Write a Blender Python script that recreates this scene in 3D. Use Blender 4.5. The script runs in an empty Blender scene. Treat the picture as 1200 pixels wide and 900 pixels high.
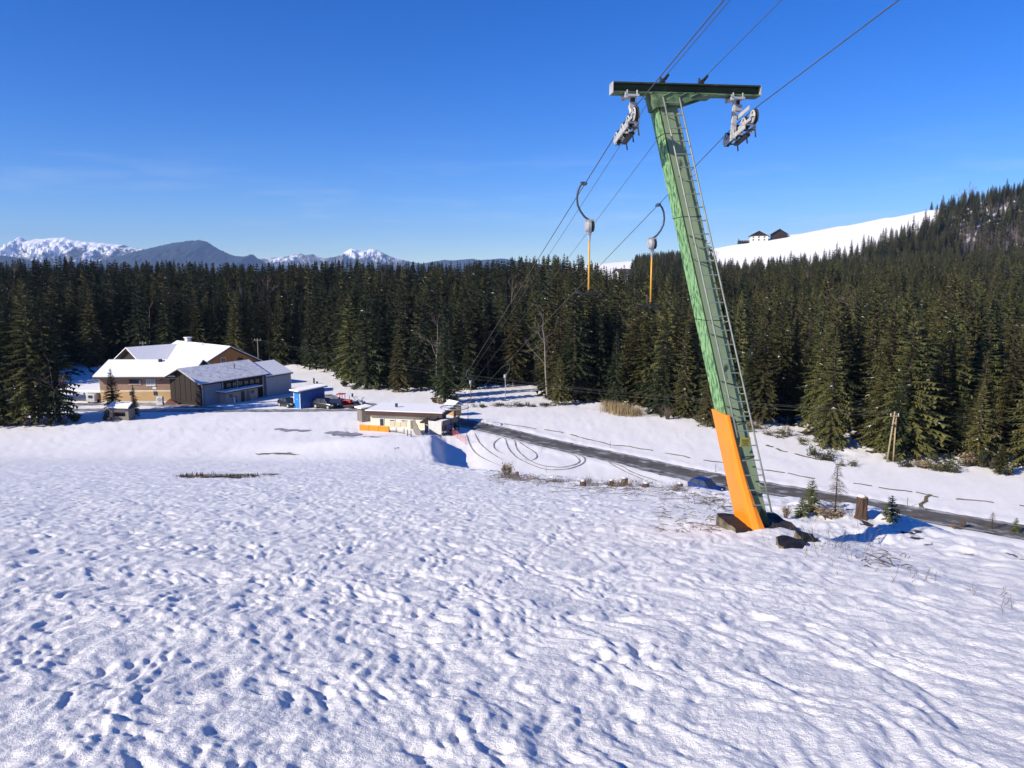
import bpy, math, random
import numpy as np
from mathutils import Vector, Matrix, Euler

scene = bpy.context.scene
COL = scene.collection
R = math.radians

# ---------------------------------------------------------------- camera, sky, sun, exposure
FPX, PITCH = 889.0, math.atan((450 - 320) / 889.0)
cam_data = bpy.data.cameras.new('camera')
cam = bpy.data.objects.new('camera', cam_data)
COL.objects.link(cam)
cam_data.sensor_width = 36.0
cam_data.lens = 36.0 * FPX / 1200.0
cam_data.clip_start, cam_data.clip_end = 0.1, 90000.0
cam.location = (0, 0, 0)
cam.rotation_euler = (math.pi / 2 - PITCH, 0, 0)
scene.camera = cam

SUN_ELEV, SUN_AZ = R(29.0), R(31.0)        # the sun stands to the left, a little behind the camera
SDIR = Vector((-math.cos(SUN_ELEV) * math.cos(SUN_AZ), -math.cos(SUN_ELEV) * math.sin(SUN_AZ), math.sin(SUN_ELEV)))
world = bpy.data.worlds.new('World')
scene.world = world
world.use_nodes = True
wn, wl = world.node_tree.nodes, world.node_tree.links
bg = wn['Background']
sky = wn.new('ShaderNodeTexSky')
sky.sky_type = 'NISHITA'
sky.sun_disc = False
sky.sun_elevation = SUN_ELEV
sky.sun_rotation = math.atan2(SDIR.x, SDIR.y)
sky.altitude = 2500
sky.air_density = 1.2
sky.dust_density = 0.0
sky.ozone_density = 7.5
hsv = wn.new('ShaderNodeHueSaturation')
hsv.inputs['Saturation'].default_value = 1.22
hsv.inputs['Hue'].default_value = 0.516
hsv.inputs['Value'].default_value = 1.0
wl.new(sky.outputs[0], hsv.inputs['Color'])
# a few thin streaks of cloud low over the horizon, all round
wtc = wn.new('ShaderNodeTexCoord'); wmp = wn.new('ShaderNodeMapping'); wmp.inputs['Scale'].default_value = (3.2, 3.2, 30.0)
wns = wn.new('ShaderNodeTexNoise'); wns.inputs['Scale'].default_value = 1.6; wns.inputs['Detail'].default_value = 6; wns.inputs['Roughness'].default_value = .62
wsp = wn.new('ShaderNodeSeparateXYZ')
wl.new(wtc.outputs['Generated'], wmp.inputs[0]); wl.new(wmp.outputs[0], wns.inputs['Vector']); wl.new(wtc.outputs['Generated'], wsp.inputs[0])
wr1 = wn.new('ShaderNodeMapRange'); wr1.inputs[1].default_value, wr1.inputs[2].default_value = .52, .78; wl.new(wns.outputs[0], wr1.inputs[0])
wr2 = wn.new('ShaderNodeMapRange'); wr2.inputs[1].default_value, wr2.inputs[2].default_value, wr2.inputs[3].default_value, wr2.inputs[4].default_value = .03, .17, .42, 0.0
wl.new(wsp.outputs[2], wr2.inputs[0])
wmu = wn.new('ShaderNodeMath'); wmu.operation = 'MULTIPLY'; wl.new(wr1.outputs[0], wmu.inputs[0]); wl.new(wr2.outputs[0], wmu.inputs[1])
wmx = wn.new('ShaderNodeMix'); wmx.data_type = 'RGBA'; wl.new(wmu.outputs[0], wmx.inputs[0]); wl.new(hsv.outputs[0], wmx.inputs[6]); wmx.inputs[7].default_value = (5.2, 5.6, 6.4, 1)
wl.new(wmx.outputs[2], bg.inputs[0])
bg.inputs[1].default_value = 0.118

sun_data = bpy.data.lights.new('sun', 'SUN')
sun_data.energy = 5.0
sun_data.angle = R(0.5)
sun_data.color = (1.0, 0.91, 0.775)
sun = bpy.data.objects.new('sun', sun_data)
COL.objects.link(sun)
sun.rotation_euler = SDIR.to_track_quat('Z', 'Y').to_euler()
sun.location = (-40, -10, 30)

scene.view_settings.view_transform = 'Standard'
scene.view_settings.look = 'None'
scene.view_settings.exposure = 0.43
scene.view_settings.gamma = 1.0

# ---------------------------------------------------------------- helpers: pixels to places
CP, SP = math.cos(PITCH), math.sin(PITCH)

def at(px, py, Y):
    """the point at distance Y (metres ahead) that the photograph shows at (px, py)"""
    u, v = (px - 600) / FPX, (450 - py) / FPX
    f, up = CP + v * SP, -SP + v * CP
    return Vector((u / f * Y, Y, up / f * Y))

# ---------------------------------------------------------------- helpers: noise
def _hash(ix, iy, seed):
    h = (ix.astype(np.int64) * 374761393 + iy.astype(np.int64) * 668265263 + seed * 982451653) & 0xFFFFFFFF
    h = ((h ^ (h >> 13)) * 1274126177) & 0xFFFFFFFF
    h = h ^ (h >> 16)
    return (h & 0xFFFF) / 65535.0

def vnoise(x, y, seed=0):
    x, y = np.asarray(x, float), np.asarray(y, float)
    ix, iy = np.floor(x), np.floor(y)
    fx, fy = x - ix, y - iy
    out = 0
    for dx in (0, 1):
        for dy in (0, 1):
            a = _hash(ix + dx, iy + dy, seed) * 6.2831853
            out = out + (np.cos(a) * (fx - dx) + np.sin(a) * (fy - dy)) * \
                (lambda t: t * t * t * (t * (t * 6 - 15) + 10))(1 - np.abs(fx - dx)) * \
                (lambda t: t * t * t * (t * (t * 6 - 15) + 10))(1 - np.abs(fy - dy))
    return out * 1.4

def fbm(x, y, octaves=4, seed=0):
    s, a = 0, 1.0
    for k in range(octaves):
        s = s + a * vnoise(x * 2 ** k + 17.3 * k, y * 2 ** k - 9.1 * k, seed + k)
        a *= 0.5
    return s

def sstep(a, b, x):
    t = np.clip((x - a) / (b - a), 0, 1)
    return t * t * (3 - 2 * t)

def smax(a, b, k):
    return 0.5 * (a + b + np.sqrt((a - b) ** 2 + k * k))

# ---------------------------------------------------------------- helpers: meshes
def link(o, parent=None):
    COL.objects.link(o)
    if parent is not None:
        o.parent = parent
    return o

class MB:
    def __init__(self):
        self.v, self.f, self.m = [], [], []
    def add(self, vs, fs, m=0):
        n = len(self.v)
        self.v += [tuple(p) for p in vs]
        self.f += [tuple(i + n for i in f) for f in fs]
        self.m += [m] * len(fs)
        return self
    def hexa(self, p, m=0):            # p: 4 bottom corners then 4 top corners, counter-clockwise seen from above
        return self.add(p, [(3, 2, 1, 0), (4, 5, 6, 7), (0, 1, 5, 4), (1, 2, 6, 5), (2, 3, 7, 6), (3, 0, 4, 7)], m)
    def box(self, c, s, m=0, rz=0.0, M=None):
        hx, hy, hz = s[0] / 2, s[1] / 2, s[2] / 2
        ps = [Vector((x, y, z)) for z in (-hz, hz) for x, y in ((-hx, -hy), (hx, -hy), (hx, hy), (-hx, hy))]
        T = M if M is not None else Matrix.Rotation(rz, 3, 'Z')
        return self.hexa([T @ p + Vector(c) for p in ps], m)
    def span(self, x0, x1, y0, y1, z0, z1, m=0):
        return self.box(((x0 + x1) / 2, (y0 + y1) / 2, (z0 + z1) / 2), (x1 - x0, y1 - y0, z1 - z0), m)
    def tube(self, pts, r, n=8, m=0, cap=True):
        pts = [Vector(p) for p in pts]
        rs = r if isinstance(r, (list, tuple)) else [r] * len(pts)
        rings, base = [], len(self.v)
        ref = None
        for i, p in enumerate(pts):
            d = (pts[min(i + 1, len(pts) - 1)] - pts[max(i - 1, 0)]).normalized()
            if ref is None:
                ref = d.orthogonal().normalized()
            ref = (ref - d * ref.dot(d))
            ref = ref.normalized() if ref.length > 1e-6 else d.orthogonal().normalized()
            b = d.cross(ref)
            for k in range(n):
                a = 2 * math.pi * k / n
                self.v.append(tuple(p + (ref * math.cos(a) + b * math.sin(a)) * rs[i]))
        for i in range(len(pts) - 1):
            for k in range(n):
                a, b2 = base + i * n + k, base + i * n + (k + 1) % n
                self.f.append((a, b2, b2 + n, a + n)); self.m.append(m)
        if cap:
            self.f.append(tuple(base + n - 1 - k for k in range(n))); self.m.append(m)
            e = base + (len(pts) - 1) * n
            self.f.append(tuple(e + k for k in range(n))); self.m.append(m)
        return self
    def disc(self, c, axis, r, w, n=20, m=0, m2=None, hub=0.0):   # a short cylinder
        axis = Vector(axis).normalized()
        c = Vector(c)
        self.tube([c - axis * w / 2, c + axis * w / 2], r, n, m)
        return self
    def poly_prism(self, poly, axis_from, axis_to, m=0):   # poly: list of 3D points; extruded by a vector
        e = Vector(axis_to) - Vector(axis_from)
        n = len(poly)
        vs = [Vector(p) for p in poly] + [Vector(p) + e for p in poly]
        fs = [tuple(range(n - 1, -1, -1)), tuple(range(n, 2 * n))]
        fs += [(i, (i + 1) % n, (i + 1) % n + n, i + n) for i in range(n)]
        return self.add(vs, fs, m)
    def mesh(self, name, mats):
        me = bpy.data.meshes.new(name)
        me.from_pydata(self.v, [], self.f)
        for mt in (mats if isinstance(mats, (list, tuple)) else [mats]):
            me.materials.append(mt)
        me.polygons.foreach_set('material_index', self.m)
        me.update()
        return me
    def build(self, name, mats, parent=None, smooth=False, bevel=0.0, loc=None, rz=0.0):
        me = self.mesh(name, mats)
        if smooth:
            me.polygons.foreach_set('use_smooth', [True] * len(me.polygons))
        o = bpy.data.objects.new(name, me)
        link(o, parent)
        if loc is not None:
            o.location = loc
        o.rotation_euler = (0, 0, rz)
        if bevel:
            b = o.modifiers.new('edge', 'BEVEL')
            b.width, b.segments, b.limit_method = bevel, 2, 'ANGLE'
        return o

def tag(o, label=None, cat=None, group=None, kind=None):
    for k, v in (('label', label), ('category', cat), ('group', group), ('kind', kind)):
        if v:
            o[k] = v
    return o

def thing(name, label, cat, loc=(0, 0, 0), rz=0.0, group=None):
    o = bpy.data.objects.new(name, None)
    o.empty_display_size = 0.3
    o.location = loc
    o.rotation_euler = (0, 0, rz)
    link(o)
    return tag(o, label, cat, group)

def copy_tree(o, parent=None):
    c = o.copy()
    link(c, parent)
    for ch in o.children:
        copy_tree(ch, c)
    return c

def np_mesh(name, verts, quads, mat, kind=None, smooth=True, attrs=None, tris=None):
    me = bpy.data.meshes.new(name)
    verts = np.asarray(verts, np.float32)
    quads = np.asarray(quads, np.int32)
    k = quads.shape[1]
    me.vertices.add(len(verts)); me.vertices.foreach_set('co', verts.ravel())
    me.loops.add(quads.size); me.loops.foreach_set('vertex_index', quads.ravel())
    me.polygons.add(len(quads))
    me.polygons.foreach_set('loop_start', np.arange(0, quads.size, k, dtype=np.int32))
    me.polygons.foreach_set('use_smooth', np.full(len(quads), smooth, bool))
    for an, av in (attrs or {}).items():
        a = me.attributes.new(an, 'FLOAT', 'POINT')
        a.data.foreach_set('value', np.asarray(av, np.float32).ravel())
    me.update(calc_edges=True)
    me.validate()
    me.materials.append(mat)
    o = bpy.data.objects.new(name, me)
    link(o)
    if kind:
        o['kind'] = kind
    return o

# ---------------------------------------------------------------- helpers: materials
def mat(name, c1, c2=None, scale=4.0, rough=0.75, bump=0.0, bscale=None, stretch=(1, 1, 1), metal=0.0, contrast=(0.35, 0.65),
        c3=None, scale3=1.0, thr3=(0.55, 0.7), detail=5.0, spec=0.4, rand=0.0, coord='Object', bdist=0.02):
    m = bpy.data.materials.new(name)
    m.use_nodes = True
    nt = m.node_tree
    N, L = nt.nodes, nt.links
    b = N['Principled BSDF']
    b.inputs['Roughness'].default_value = rough
    b.inputs['Metallic'].default_value = metal
    b.inputs['Specular IOR Level'].default_value = spec
    rgba = lambda c: (c[0], c[1], c[2], 1)
    b.inputs['Base Color'].default_value = rgba(c1)
    col = None
    tc = N.new('ShaderNodeTexCoord')
    mp = N.new('ShaderNodeMapping')
    mp.inputs['Scale'].default_value = stretch
    L.new(tc.outputs[coord], mp.inputs[0])
    def noise(s, d=detail):
        n = N.new('ShaderNodeTexNoise')
        n.inputs['Scale'].default_value = s
        n.inputs['Detail'].default_value = d
        n.inputs['Roughness'].default_value = 0.6
        L.new(mp.outputs[0], n.inputs['Vector'])
        return n
    def ramp(src, lo, hi):
        r = N.new('ShaderNodeMapRange')
        r.inputs[1].default_value, r.inputs[2].default_value = lo, hi
        L.new(src, r.inputs[0])
        return r.outputs[0]
    def mix(fac, a, bcol):
        x = N.new('ShaderNodeMix'); x.data_type = 'RGBA'
        L.new(fac, x.inputs[0])
        for k, val in ((6, a), (7, bcol)):
            if isinstance(val, tuple):
                x.inputs[k].default_value = rgba(val)
            else:
                L.new(val, x.inputs[k])
        return x.outputs[2]
    if c2:
        col = mix(ramp(noise(scale).outputs[0], *contrast), tuple(c1), tuple(c2))
    if c3:
        col = mix(ramp(noise(scale3).outputs[0], *thr3), col if col else tuple(c1), tuple(c3))
    if rand:
        oi = N.new('ShaderNodeObjectInfo')
        h = N.new('ShaderNodeHueSaturation')
        mr = N.new('ShaderNodeMapRange')
        mr.inputs[3].default_value, mr.inputs[4].default_value = 1 - rand, 1 + rand
        L.new(oi.outputs['Random'], mr.inputs[0])
        L.new(mr.outputs[0], h.inputs['Value'])
        mr2 = N.new('ShaderNodeMapRange')
        mr2.inputs[3].default_value, mr2.inputs[4].default_value = 0.468, 0.518
        mu = N.new('ShaderNodeMath'); mu.operation = 'FRACT'
        mm = N.new('ShaderNodeMath'); mm.operation = 'MULTIPLY'; mm.inputs[1].default_value = 7.3
        L.new(oi.outputs['Random'], mm.inputs[0]); L.new(mm.outputs[0], mu.inputs[0]); L.new(mu.outputs[0], mr2.inputs[0])
        L.new(mr2.outputs[0], h.inputs['Hue'])
        if col:
            L.new(col, h.inputs['Color'])
        else:
            h.inputs['Color'].default_value = rgba(c1)
        col = h.outputs[0]
    if col:
        L.new(col, b.inputs['Base Color'])
    if bump:
        bn = N.new('ShaderNodeBump')
        bn.inputs['Strength'].default_value = bump
        bn.inputs['Distance'].default_value = bdist
        L.new(noise(bscale or scale * 3).outputs[0], bn.inputs['Height'])
        L.new(bn.outputs[0], b.inputs['Normal'])
    return m

SNOW_C = (0.87, 0.85, 0.825)
M = {}
M['roof_snow'] = mat('roof_snow', SNOW_C, (0.80, 0.80, 0.80), 3.0, 0.85, 0.5, 9.0)
M['thin_snow'] = mat('thin_snow', (0.74, 0.745, 0.75), (0.46, 0.46, 0.475), 1.6, 0.85, 0.5, 9.0, stretch=(1, 1, 1), contrast=(0.42, 0.68))
M['snow_bit'] = mat('snow_bit', (0.8, 0.82, 0.85), rough=0.9)
M['asphalt'] = mat('asphalt', (0.075, 0.068, 0.058), (0.15, 0.138, 0.12), 0.6, 0.6, 0.4, 30.0, c3=(0.42, 0.42, 0.43), scale3=0.55, thr3=(0.56, 0.70))
M['slush'] = mat('slush', (0.10, 0.095, 0.085), (0.40, 0.40, 0.41), 0.9, 0.6, 0.4, 8.0, contrast=(0.38, 0.6))
M['track'] = mat('track', (0.16, 0.15, 0.14), (0.42, 0.41, 0.41), 1.6, 0.8, 0.3, 8.0)
M['wet_patch'] = mat('wet_patch', (0.19, 0.195, 0.20), (0.38, 0.385, 0.40), 0.8, 0.5, 0.3, 4.0)
M['turf'] = mat('turf', (0.10, 0.08, 0.04), (0.19, 0.145, 0.08), 3.0, 0.95, 0.6, 20.0)
M['bark'] = mat('bark', (0.05, 0.036, 0.027), (0.10, 0.078, 0.06), 6.0, 0.95, 0.6, 20.0, stretch=(1, 1, 0.25), rand=0.25)
M['pale_bark'] = mat('pale_bark', (0.17, 0.15, 0.13), (0.27, 0.245, 0.21), 5.0, 0.9, stretch=(1, 1, 0.3))
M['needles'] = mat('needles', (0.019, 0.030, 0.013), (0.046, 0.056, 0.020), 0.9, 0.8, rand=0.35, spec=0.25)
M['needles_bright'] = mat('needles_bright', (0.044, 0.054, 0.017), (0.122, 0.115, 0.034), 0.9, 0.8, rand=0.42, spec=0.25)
M['needles_young'] = mat('needles_young', (0.055, 0.075, 0.022), (0.13, 0.135, 0.04), 6.0, 0.8, spec=0.25)
M['twig_red'] = mat('twig_red', (0.12, 0.088, 0.082), (0.17, 0.13, 0.12), 1.0, 0.9, rand=0.3)
M['twig'] = mat('twig', (0.07, 0.055, 0.04), (0.15, 0.12, 0.085), 6.0, 0.95)
M['dry_grass'] = mat('dry_grass', (0.22, 0.165, 0.085), (0.36, 0.28, 0.15), 2.0, 0.95)
M['steel'] = mat('steel', (0.42, 0.43, 0.43), (0.30, 0.31, 0.31), 8.0, 0.5, 0.2, 30.0, metal=0.35)
M['steel_light'] = mat('steel_light', (0.50, 0.50, 0.48), (0.34, 0.34, 0.33), 9.0, 0.55, 0.2, 30.0, metal=0.15)
M['rubber'] = mat('rubber', (0.02, 0.02, 0.02), (0.035, 0.034, 0.032), 6.0, 0.8)
M['black'] = mat('black', (0.014, 0.014, 0.016), (0.022, 0.022, 0.024), 6.0, 0.6)
M['rope'] = mat('rope', (0.045, 0.045, 0.047), (0.085, 0.083, 0.08), 20.0, 0.6)
# ---------------------------------------------------------------- the ground
BROW = np.array([(-9.0, 80), (-7.3, 71), (-3.4, 54), (.6, 44.5), (4.6, 34.5), (7.3, 27), (9.0, 22), (9.9, 16), (10.6, 10), (12, 0), (14, -20), (20, -60)], float)
_bx, _by = BROW[::-1, 0], BROW[::-1, 1]

def brow_dist(x, y):
    d = np.full(np.shape(x), 1e9)
    for (x0, y0), (x1, y1) in zip(BROW[:-1], BROW[1:]):
        ex, ey = x1 - x0, y1 - y0
        t = np.clip(((x - x0) * ex + (y - y0) * ey) / (ex * ex + ey * ey), 0, 1)
        d = np.minimum(d, np.hypot(x - x0 - t * ex, y - y0 - t * ey))
    s = np.where(x > np.interp(y, _by, _bx), 1.0, -1.0)
    return np.where(y > 80, 30.0, d * s)

HILL_S = ([0, 200, 300, 450, 600, 680, 750, 900, 1500, 3000], [0, 0, .04, .12, .24, .62, 1.0, 1.02, .7, 0])

def valley(x, y):
    az = x / np.maximum(y, 30.0)
    z = -20 - .03 * np.clip(y - 105, 0, 60)
    z = z + .05 * np.clip(y - 170, 0, 170) * (1 - sstep(.02, .22, az))
    rr = 25 + .178 * (az * 750 - 202)
    rr = smax(rr + 21, 0, 8)
    z = z + rr * np.interp(y, *HILL_S) * (1 - sstep(1.2, 1.7, az))
    z = z + 13.0 * np.exp(-((x - 66) / 26) ** 2 - ((y - 470) / 45) ** 2)      # the little knoll with houses
    z = z + .35 * vnoise(x / 40, y / 40, 5) * sstep(120, 200, y)
    return z

def base_h(x, y):
    U = -1.65 - np.where(y > 0, .232, .13) * y
    U = U + .16 * np.exp(-((x - 4.9) ** 2 + (y - 14.3) ** 2) / 3.0)
    U = U - .42 * sstep(5.0, 6.8, x) * sstep(2, 6, y) * (1 - sstep(16, 20, y))
    V = valley(x, y)
    d = brow_dist(x, y)
    g = .5 * np.clip(d, 0, None) ** 2 / (np.clip(d, 0, None) + 1.1)
    hr = smax(U - g, V, .9)
    bench = -20 + 1.9 * sstep(-34, -12, x) * (1 - sstep(82, 93, y))
    hl = smax(U, bench, 1.1)
    hl = np.where(y > 100, V, hl)
    e = x + .099 * y + .5 * vnoise(y / 5.0, y * 0 + 2.2, 9)
    w = sstep(-.8, 1.1, e)
    h = hl * (1 - w) + hr * w
    h = np.where(y > 96, V, h)
    pit = np.exp(-((x + .072 * y - .4) / 2.2) ** 2) * sstep(66, 71, y) * (1 - sstep(86, 92, y))
    return h - .45 * pit

def worley_dents(x, y, cell, seed, keep=1.0, rmin=.25, rmax=.55):
    """rounded hollows, one to a jittered cell"""
    ix, iy = np.floor(x / cell), np.floor(y / cell)
    out = np.zeros_like(x)
    for dx in (-1, 0, 1):
        for dy in (-1, 0, 1):
            cx, cy = ix + dx, iy + dy
            jx = (cx + _hash(cx, cy, seed)) * cell
            jy = (cy + _hash(cx, cy, seed + 1)) * cell
            rad = cell * (rmin + (rmax - rmin) * _hash(cx, cy, seed + 2))
            dep = _hash(cx, cy, seed + 3)
            dep = np.where(dep < keep, .35 + dep / keep * .65, 0)
            ax = (x - jx) * .82 + (y - jy) * .35
            ay = (y - jy) * .75 - (x - jx) * .3
            q = (ax * ax + ay * ay) / (rad * rad)
            out = out + dep * np.exp(-q * 1.3)
    return out

def detail_h(x, y):
    r = np.hypot(x, y)
    d = brow_dist(x, y)
    on = (1 - sstep(.3, 2.5, d)) * (1 - sstep(60, 84, y))
    n1 = vnoise(x / 1.7 + y / 3, y / 2.2, 11)
    wx = x + .25 * vnoise(x / .9, y / .9, 31)
    wy = y + .25 * vnoise(x / .9, y / .9, 32)
    # melt ridges run down the fall line
    u = wx + .12 * wy
    rip = vnoise(u / .34, wy / 1.2, 21) * .020 + vnoise(u / .155, wy / .5, 22) * .021
    lump = vnoise(u / .5, wy / .7, 23) * .028 + vnoise(u / .2, wy / .3, 24) * .020
    right = sstep(-1.5, 4.5, x - .12 * y)
    h = .040 * n1 + rip * (.75 + .45 * right) + lump * (.62 - .25 * right)
    h = h + vnoise(u / .095, wy / .17, 27) * .013 * (1 - sstep(20, 45, r))
    h = h + (vnoise(x / .055, y / .07, 25) * .0065 + vnoise(x / .03, y / .03, 26) * .003) * (1 - sstep(8, 16, r))
    patch = .45 + .55 * sstep(-.3, .3, vnoise(x / 1.6, y / 1.3, 44))
    dn = worley_dents(u, wy * .65, .215, 51, .82, .17, .30) * .038 * patch + worley_dents(u + 3.3, wy * .7, .12, 61, .7, .22, .40) * (.011 + .012 * patch) + worley_dents(u, wy * .6 + 1.7, .75, 66, .5, .10, .19) * .062 * sstep(6, 13, r)
    big = worley_dents(wx, wy, 1.5, 71, .30, .05, .10) * .035
    h = h - (dn + big) * (1 - .50 * right)
    # old ski tracks run straight down the fall line
    sk_ = np.sin((x + .10 * y + .5 * vnoise(x / 6, y / 14, 46)) * 2.1) * .012 * sstep(-.1, .5, vnoise(x / 5, y / 30, 47))
    h = h + sk_
    # churned strip along the brow
    ch = np.exp(-((d + 1.2) / 1.9) ** 2) * sstep(8, 14, y) * (1 - sstep(60, 70, y))
    h = h + ch * (.11 * vnoise(x / .9, y / .9, 81) + .06 * vnoise(x / .4, y / .4, 82) + .03)
    h = h * on
    far = (1 - on) * (1 - sstep(140, 200, y))
    h = h + far * (.05 * vnoise(x / 3.0, y / 6.0, 91) + .03 * vnoise(x / .9, y / 1.3, 92))
    rim = np.exp(-((x + .099 * y) / 1.6) ** 2) * sstep(66, 70, y) * (1 - sstep(90, 94, y))
    h = h + rim * (.16 * vnoise(x / .8, y / .8, 95) + .08 * vnoise(x / .35, y / .35, 96))
    fl = sstep(70, 78, y) * sstep(.5, 3, forest_in(x, y))
    h = h + fl * .25 * vnoise(x / 1.4, y / 1.4, 97)
    return h

# distance of the forest's near edge, by direction (photo column -> metres ahead)
EDGE_PX = [-500, -200, 0, 60, 100, 200, 330, 380, 396, 412, 440, 470, 500, 522, 545, 565, 620, 642, 700, 760, 830, 900, 960, 1000, 1100, 1200, 1400, 1900]
EDGE_Y = [120, 132, 138, 146, 158, 166, 174, 170, 152, 142, 139, 137, 134, 122, 128, 142, 141, 121, 116, 107, 101, 95, 88, 80, 77.5, 75, 71, 66]

def edge_y(az):
    return np.interp(az * FPX + 600, EDGE_PX, EDGE_Y)

def forest_in(x, y):
    """metres inside the forest edge (negative outside)"""
    return y - edge_y(x / np.maximum(y, 1.0))

def meadow_top(az):
    """where the trees of the right-hand hill stop below the open meadow"""
    px = az * FPX + 600
    return np.interp(px, [560, 736, 742, 832, 838, 960, 1040, 1086, 1092, 1130, 1400], [330, 350, 772, 772, 592, 625, 672, 702, 740, 765, 775])

th = np.concatenate([np.arange(-180, -48, 6.0), np.arange(-48, -40, .5), np.linspace(-40, 40, 720), np.arange(40.5, 48.1, .5), np.arange(54, 180.1, 6.0)])
th = np.radians(th)
rs = [0.6]
while rs[-1] < 10:
    rs.append(rs[-1] * 1.0042)
while rs[-1] < 62:
    rs.append(rs[-1] * 1.0062)
while rs[-1] < 180:
    rs.append(rs[-1] * 1.011)
while rs[-1] < 1500:
    rs.append(rs[-1] * 1.022)
while rs[-1] < 10300:
    rs.append(rs[-1] * 1.12)
rs = np.array(rs)
NR, NT = len(rs), len(th)
RR, TT = np.meshgrid(rs, th, indexing='ij')
GX, GY = RR * np.sin(TT), RR * np.cos(TT)
GZ = base_h(GX, GY)
GZ = np.where(RR > 1400, GZ * 0 - 22, GZ)
near = RR < 320
GZ[near] += detail_h(GX[near], GY[near])
LR = np.log(rs)

# the road is ploughed level: press the ground to its line
ROAD_PX = [(527, 491.5), (533, 493), (567, 501), (600, 508.5), (633, 517), (667, 524.5), (700, 531.5), (733, 538.5), (767, 546), (810, 555.5), (853, 564), (900, 572.5), (962, 583), (1060, 600), (1117, 610), (1175, 620), (1240, 632), (1330, 650)]

def ray_flat(px, py, z):
    p = at(px, py, 1.0)
    return Vector((p.x * z / p.z, z / p.z, z))

ROAD = [ray_flat(px, py, -20.0) for px, py in ROAD_PX]

def line_dist(line, x, y):
    d = np.full(np.shape(x), 1e9)
    for a, b in zip(line[:-1], line[1:]):
        ex, ey = b[0] - a[0], b[1] - a[1]
        t = np.clip(((x - a[0]) * ex + (y - a[1]) * ey) / (ex * ex + ey * ey + 1e-9), 0, 1)
        d = np.minimum(d, np.hypot(x - a[0] - t * ex, y - a[1] - t * ey))
    return d

sel = (GY > 40) & (GY < 125) & (np.abs(GX) < 90) & near
rd = line_dist(ROAD, GX[sel], GY[sel])
w = 1 - sstep(2.2, 3.2, rd)
bank = np.exp(-((rd - 2.7) / .55) ** 2) * (.13 + .12 * vnoise(GX[sel] / 1.1, GY[sel] / 1.1, 201))
GZ[sel] = GZ[sel] * (1 - w) + (-20.05) * w + bank

def gz(x, y):
    """height of the ground mesh"""
    x, y = np.asarray(x, float), np.asarray(y, float)
    r, t = np.hypot(x, y), np.arctan2(x, y)
    i = np.clip(np.searchsorted(rs, r) - 1, 0, NR - 2)
    j = np.clip(np.searchsorted(th, t) - 1, 0, NT - 2)
    a = (r - rs[i]) / (rs[i + 1] - rs[i])
    b = (t - th[j]) / (th[j + 1] - th[j])
    return (GZ[i, j] * (1 - a) * (1 - b) + GZ[i + 1, j] * a * (1 - b) + GZ[i, j + 1] * (1 - a) * b + GZ[i + 1, j + 1] * a * b)

def gzf(x, y):
    return float(gz(x, y))

_T = np.geomspace(2.0, 1200, 2600)

def gp(px, py):
    """the point of the ground that the photograph shows at (px, py)"""
    d = at(px, py, 1.0)
    below = d.z * _T < gz(d.x * _T, _T)
    k = int(np.argmax(below)) if below.any() else len(_T) - 1
    lo, hi = _T[max(k - 1, 0)], _T[k]
    for _ in range(20):
        md = (lo + hi) / 2
        if d.z * md < gzf(d.x * md, md):
            hi = md
        else:
            lo = md
    return Vector((d.x * hi, hi, gzf(d.x * hi, hi)))

idx = np.arange(NR * NT).reshape(NR, NT)
quads = np.stack([idx[:-1, :-1], idx[1:, :-1], idx[1:, 1:], idx[:-1, 1:]], -1).reshape(-1, 4)[:, ::-1]
FI = forest_in(GX, GY)
litter = sstep(1.0, 7.0, FI + 2.5 * vnoise(GX / 5, GY / 5, 301)) * sstep(-.25, .35, fbm(GX / 2.6, GY / 2.6, 3, 302))
top = meadow_top(GX / np.maximum(GY, 1))
litter = litter * (1 - sstep(0, 12, GY - top)) * (GY > 20)
litter = np.where(RR > 1450, .85, litter)
dch = brow_dist(GX, GY)
litter = np.maximum(litter, .8 * np.exp(-((dch + 1.0) / 1.3) ** 2) * sstep(.32, .7, fbm(GX / .55, GY / .55, 3, 310)) * (GY > 11) * (GY < 62))
snow_mat = mat('snow', SNOW_C, (0.825, 0.81, 0.79), 2.2, 0.75, spec=0.3)
nt = snow_mat.node_tree
N, L = nt.nodes, nt.links
bs = N['Principled BSDF']
at_ = N.new('ShaderNodeAttribute'); at_.attribute_name = 'litter'
nz = N.new('ShaderNodeTexNoise'); nz.inputs['Scale'].default_value = 1.3; nz.inputs['Detail'].default_value = 6
tcn = N.new('ShaderNodeTexCoord'); L.new(tcn.outputs['Object'], nz.inputs['Vector'])
ad = N.new('ShaderNodeMath'); ad.operation = 'ADD'; ad.inputs[1].default_value = -.42
L.new(nz.outputs[0], ad.inputs[0])
ad2 = N.new('ShaderNodeMath'); ad2.operation = 'ADD'
L.new(ad.outputs[0], ad2.inputs[0]); L.new(at_.outputs['Fac'], ad2.inputs[1])
mr = N.new('ShaderNodeMapRange'); mr.inputs[1].default_value, mr.inputs[2].default_value = .52, .72
L.new(ad2.outputs[0], mr.inputs[0])
mx = N.new('ShaderNodeMix'); mx.data_type = 'RGBA'
src = bs.inputs['Base Color'].links[0].from_socket
L.new(mr.outputs[0], mx.inputs[0]); L.new(src, mx.inputs[6]); mx.inputs[7].default_value = (.055, .043, .028, 1)
L.new(mx.outputs[2], bs.inputs['Base Color'])
prev = None
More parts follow.
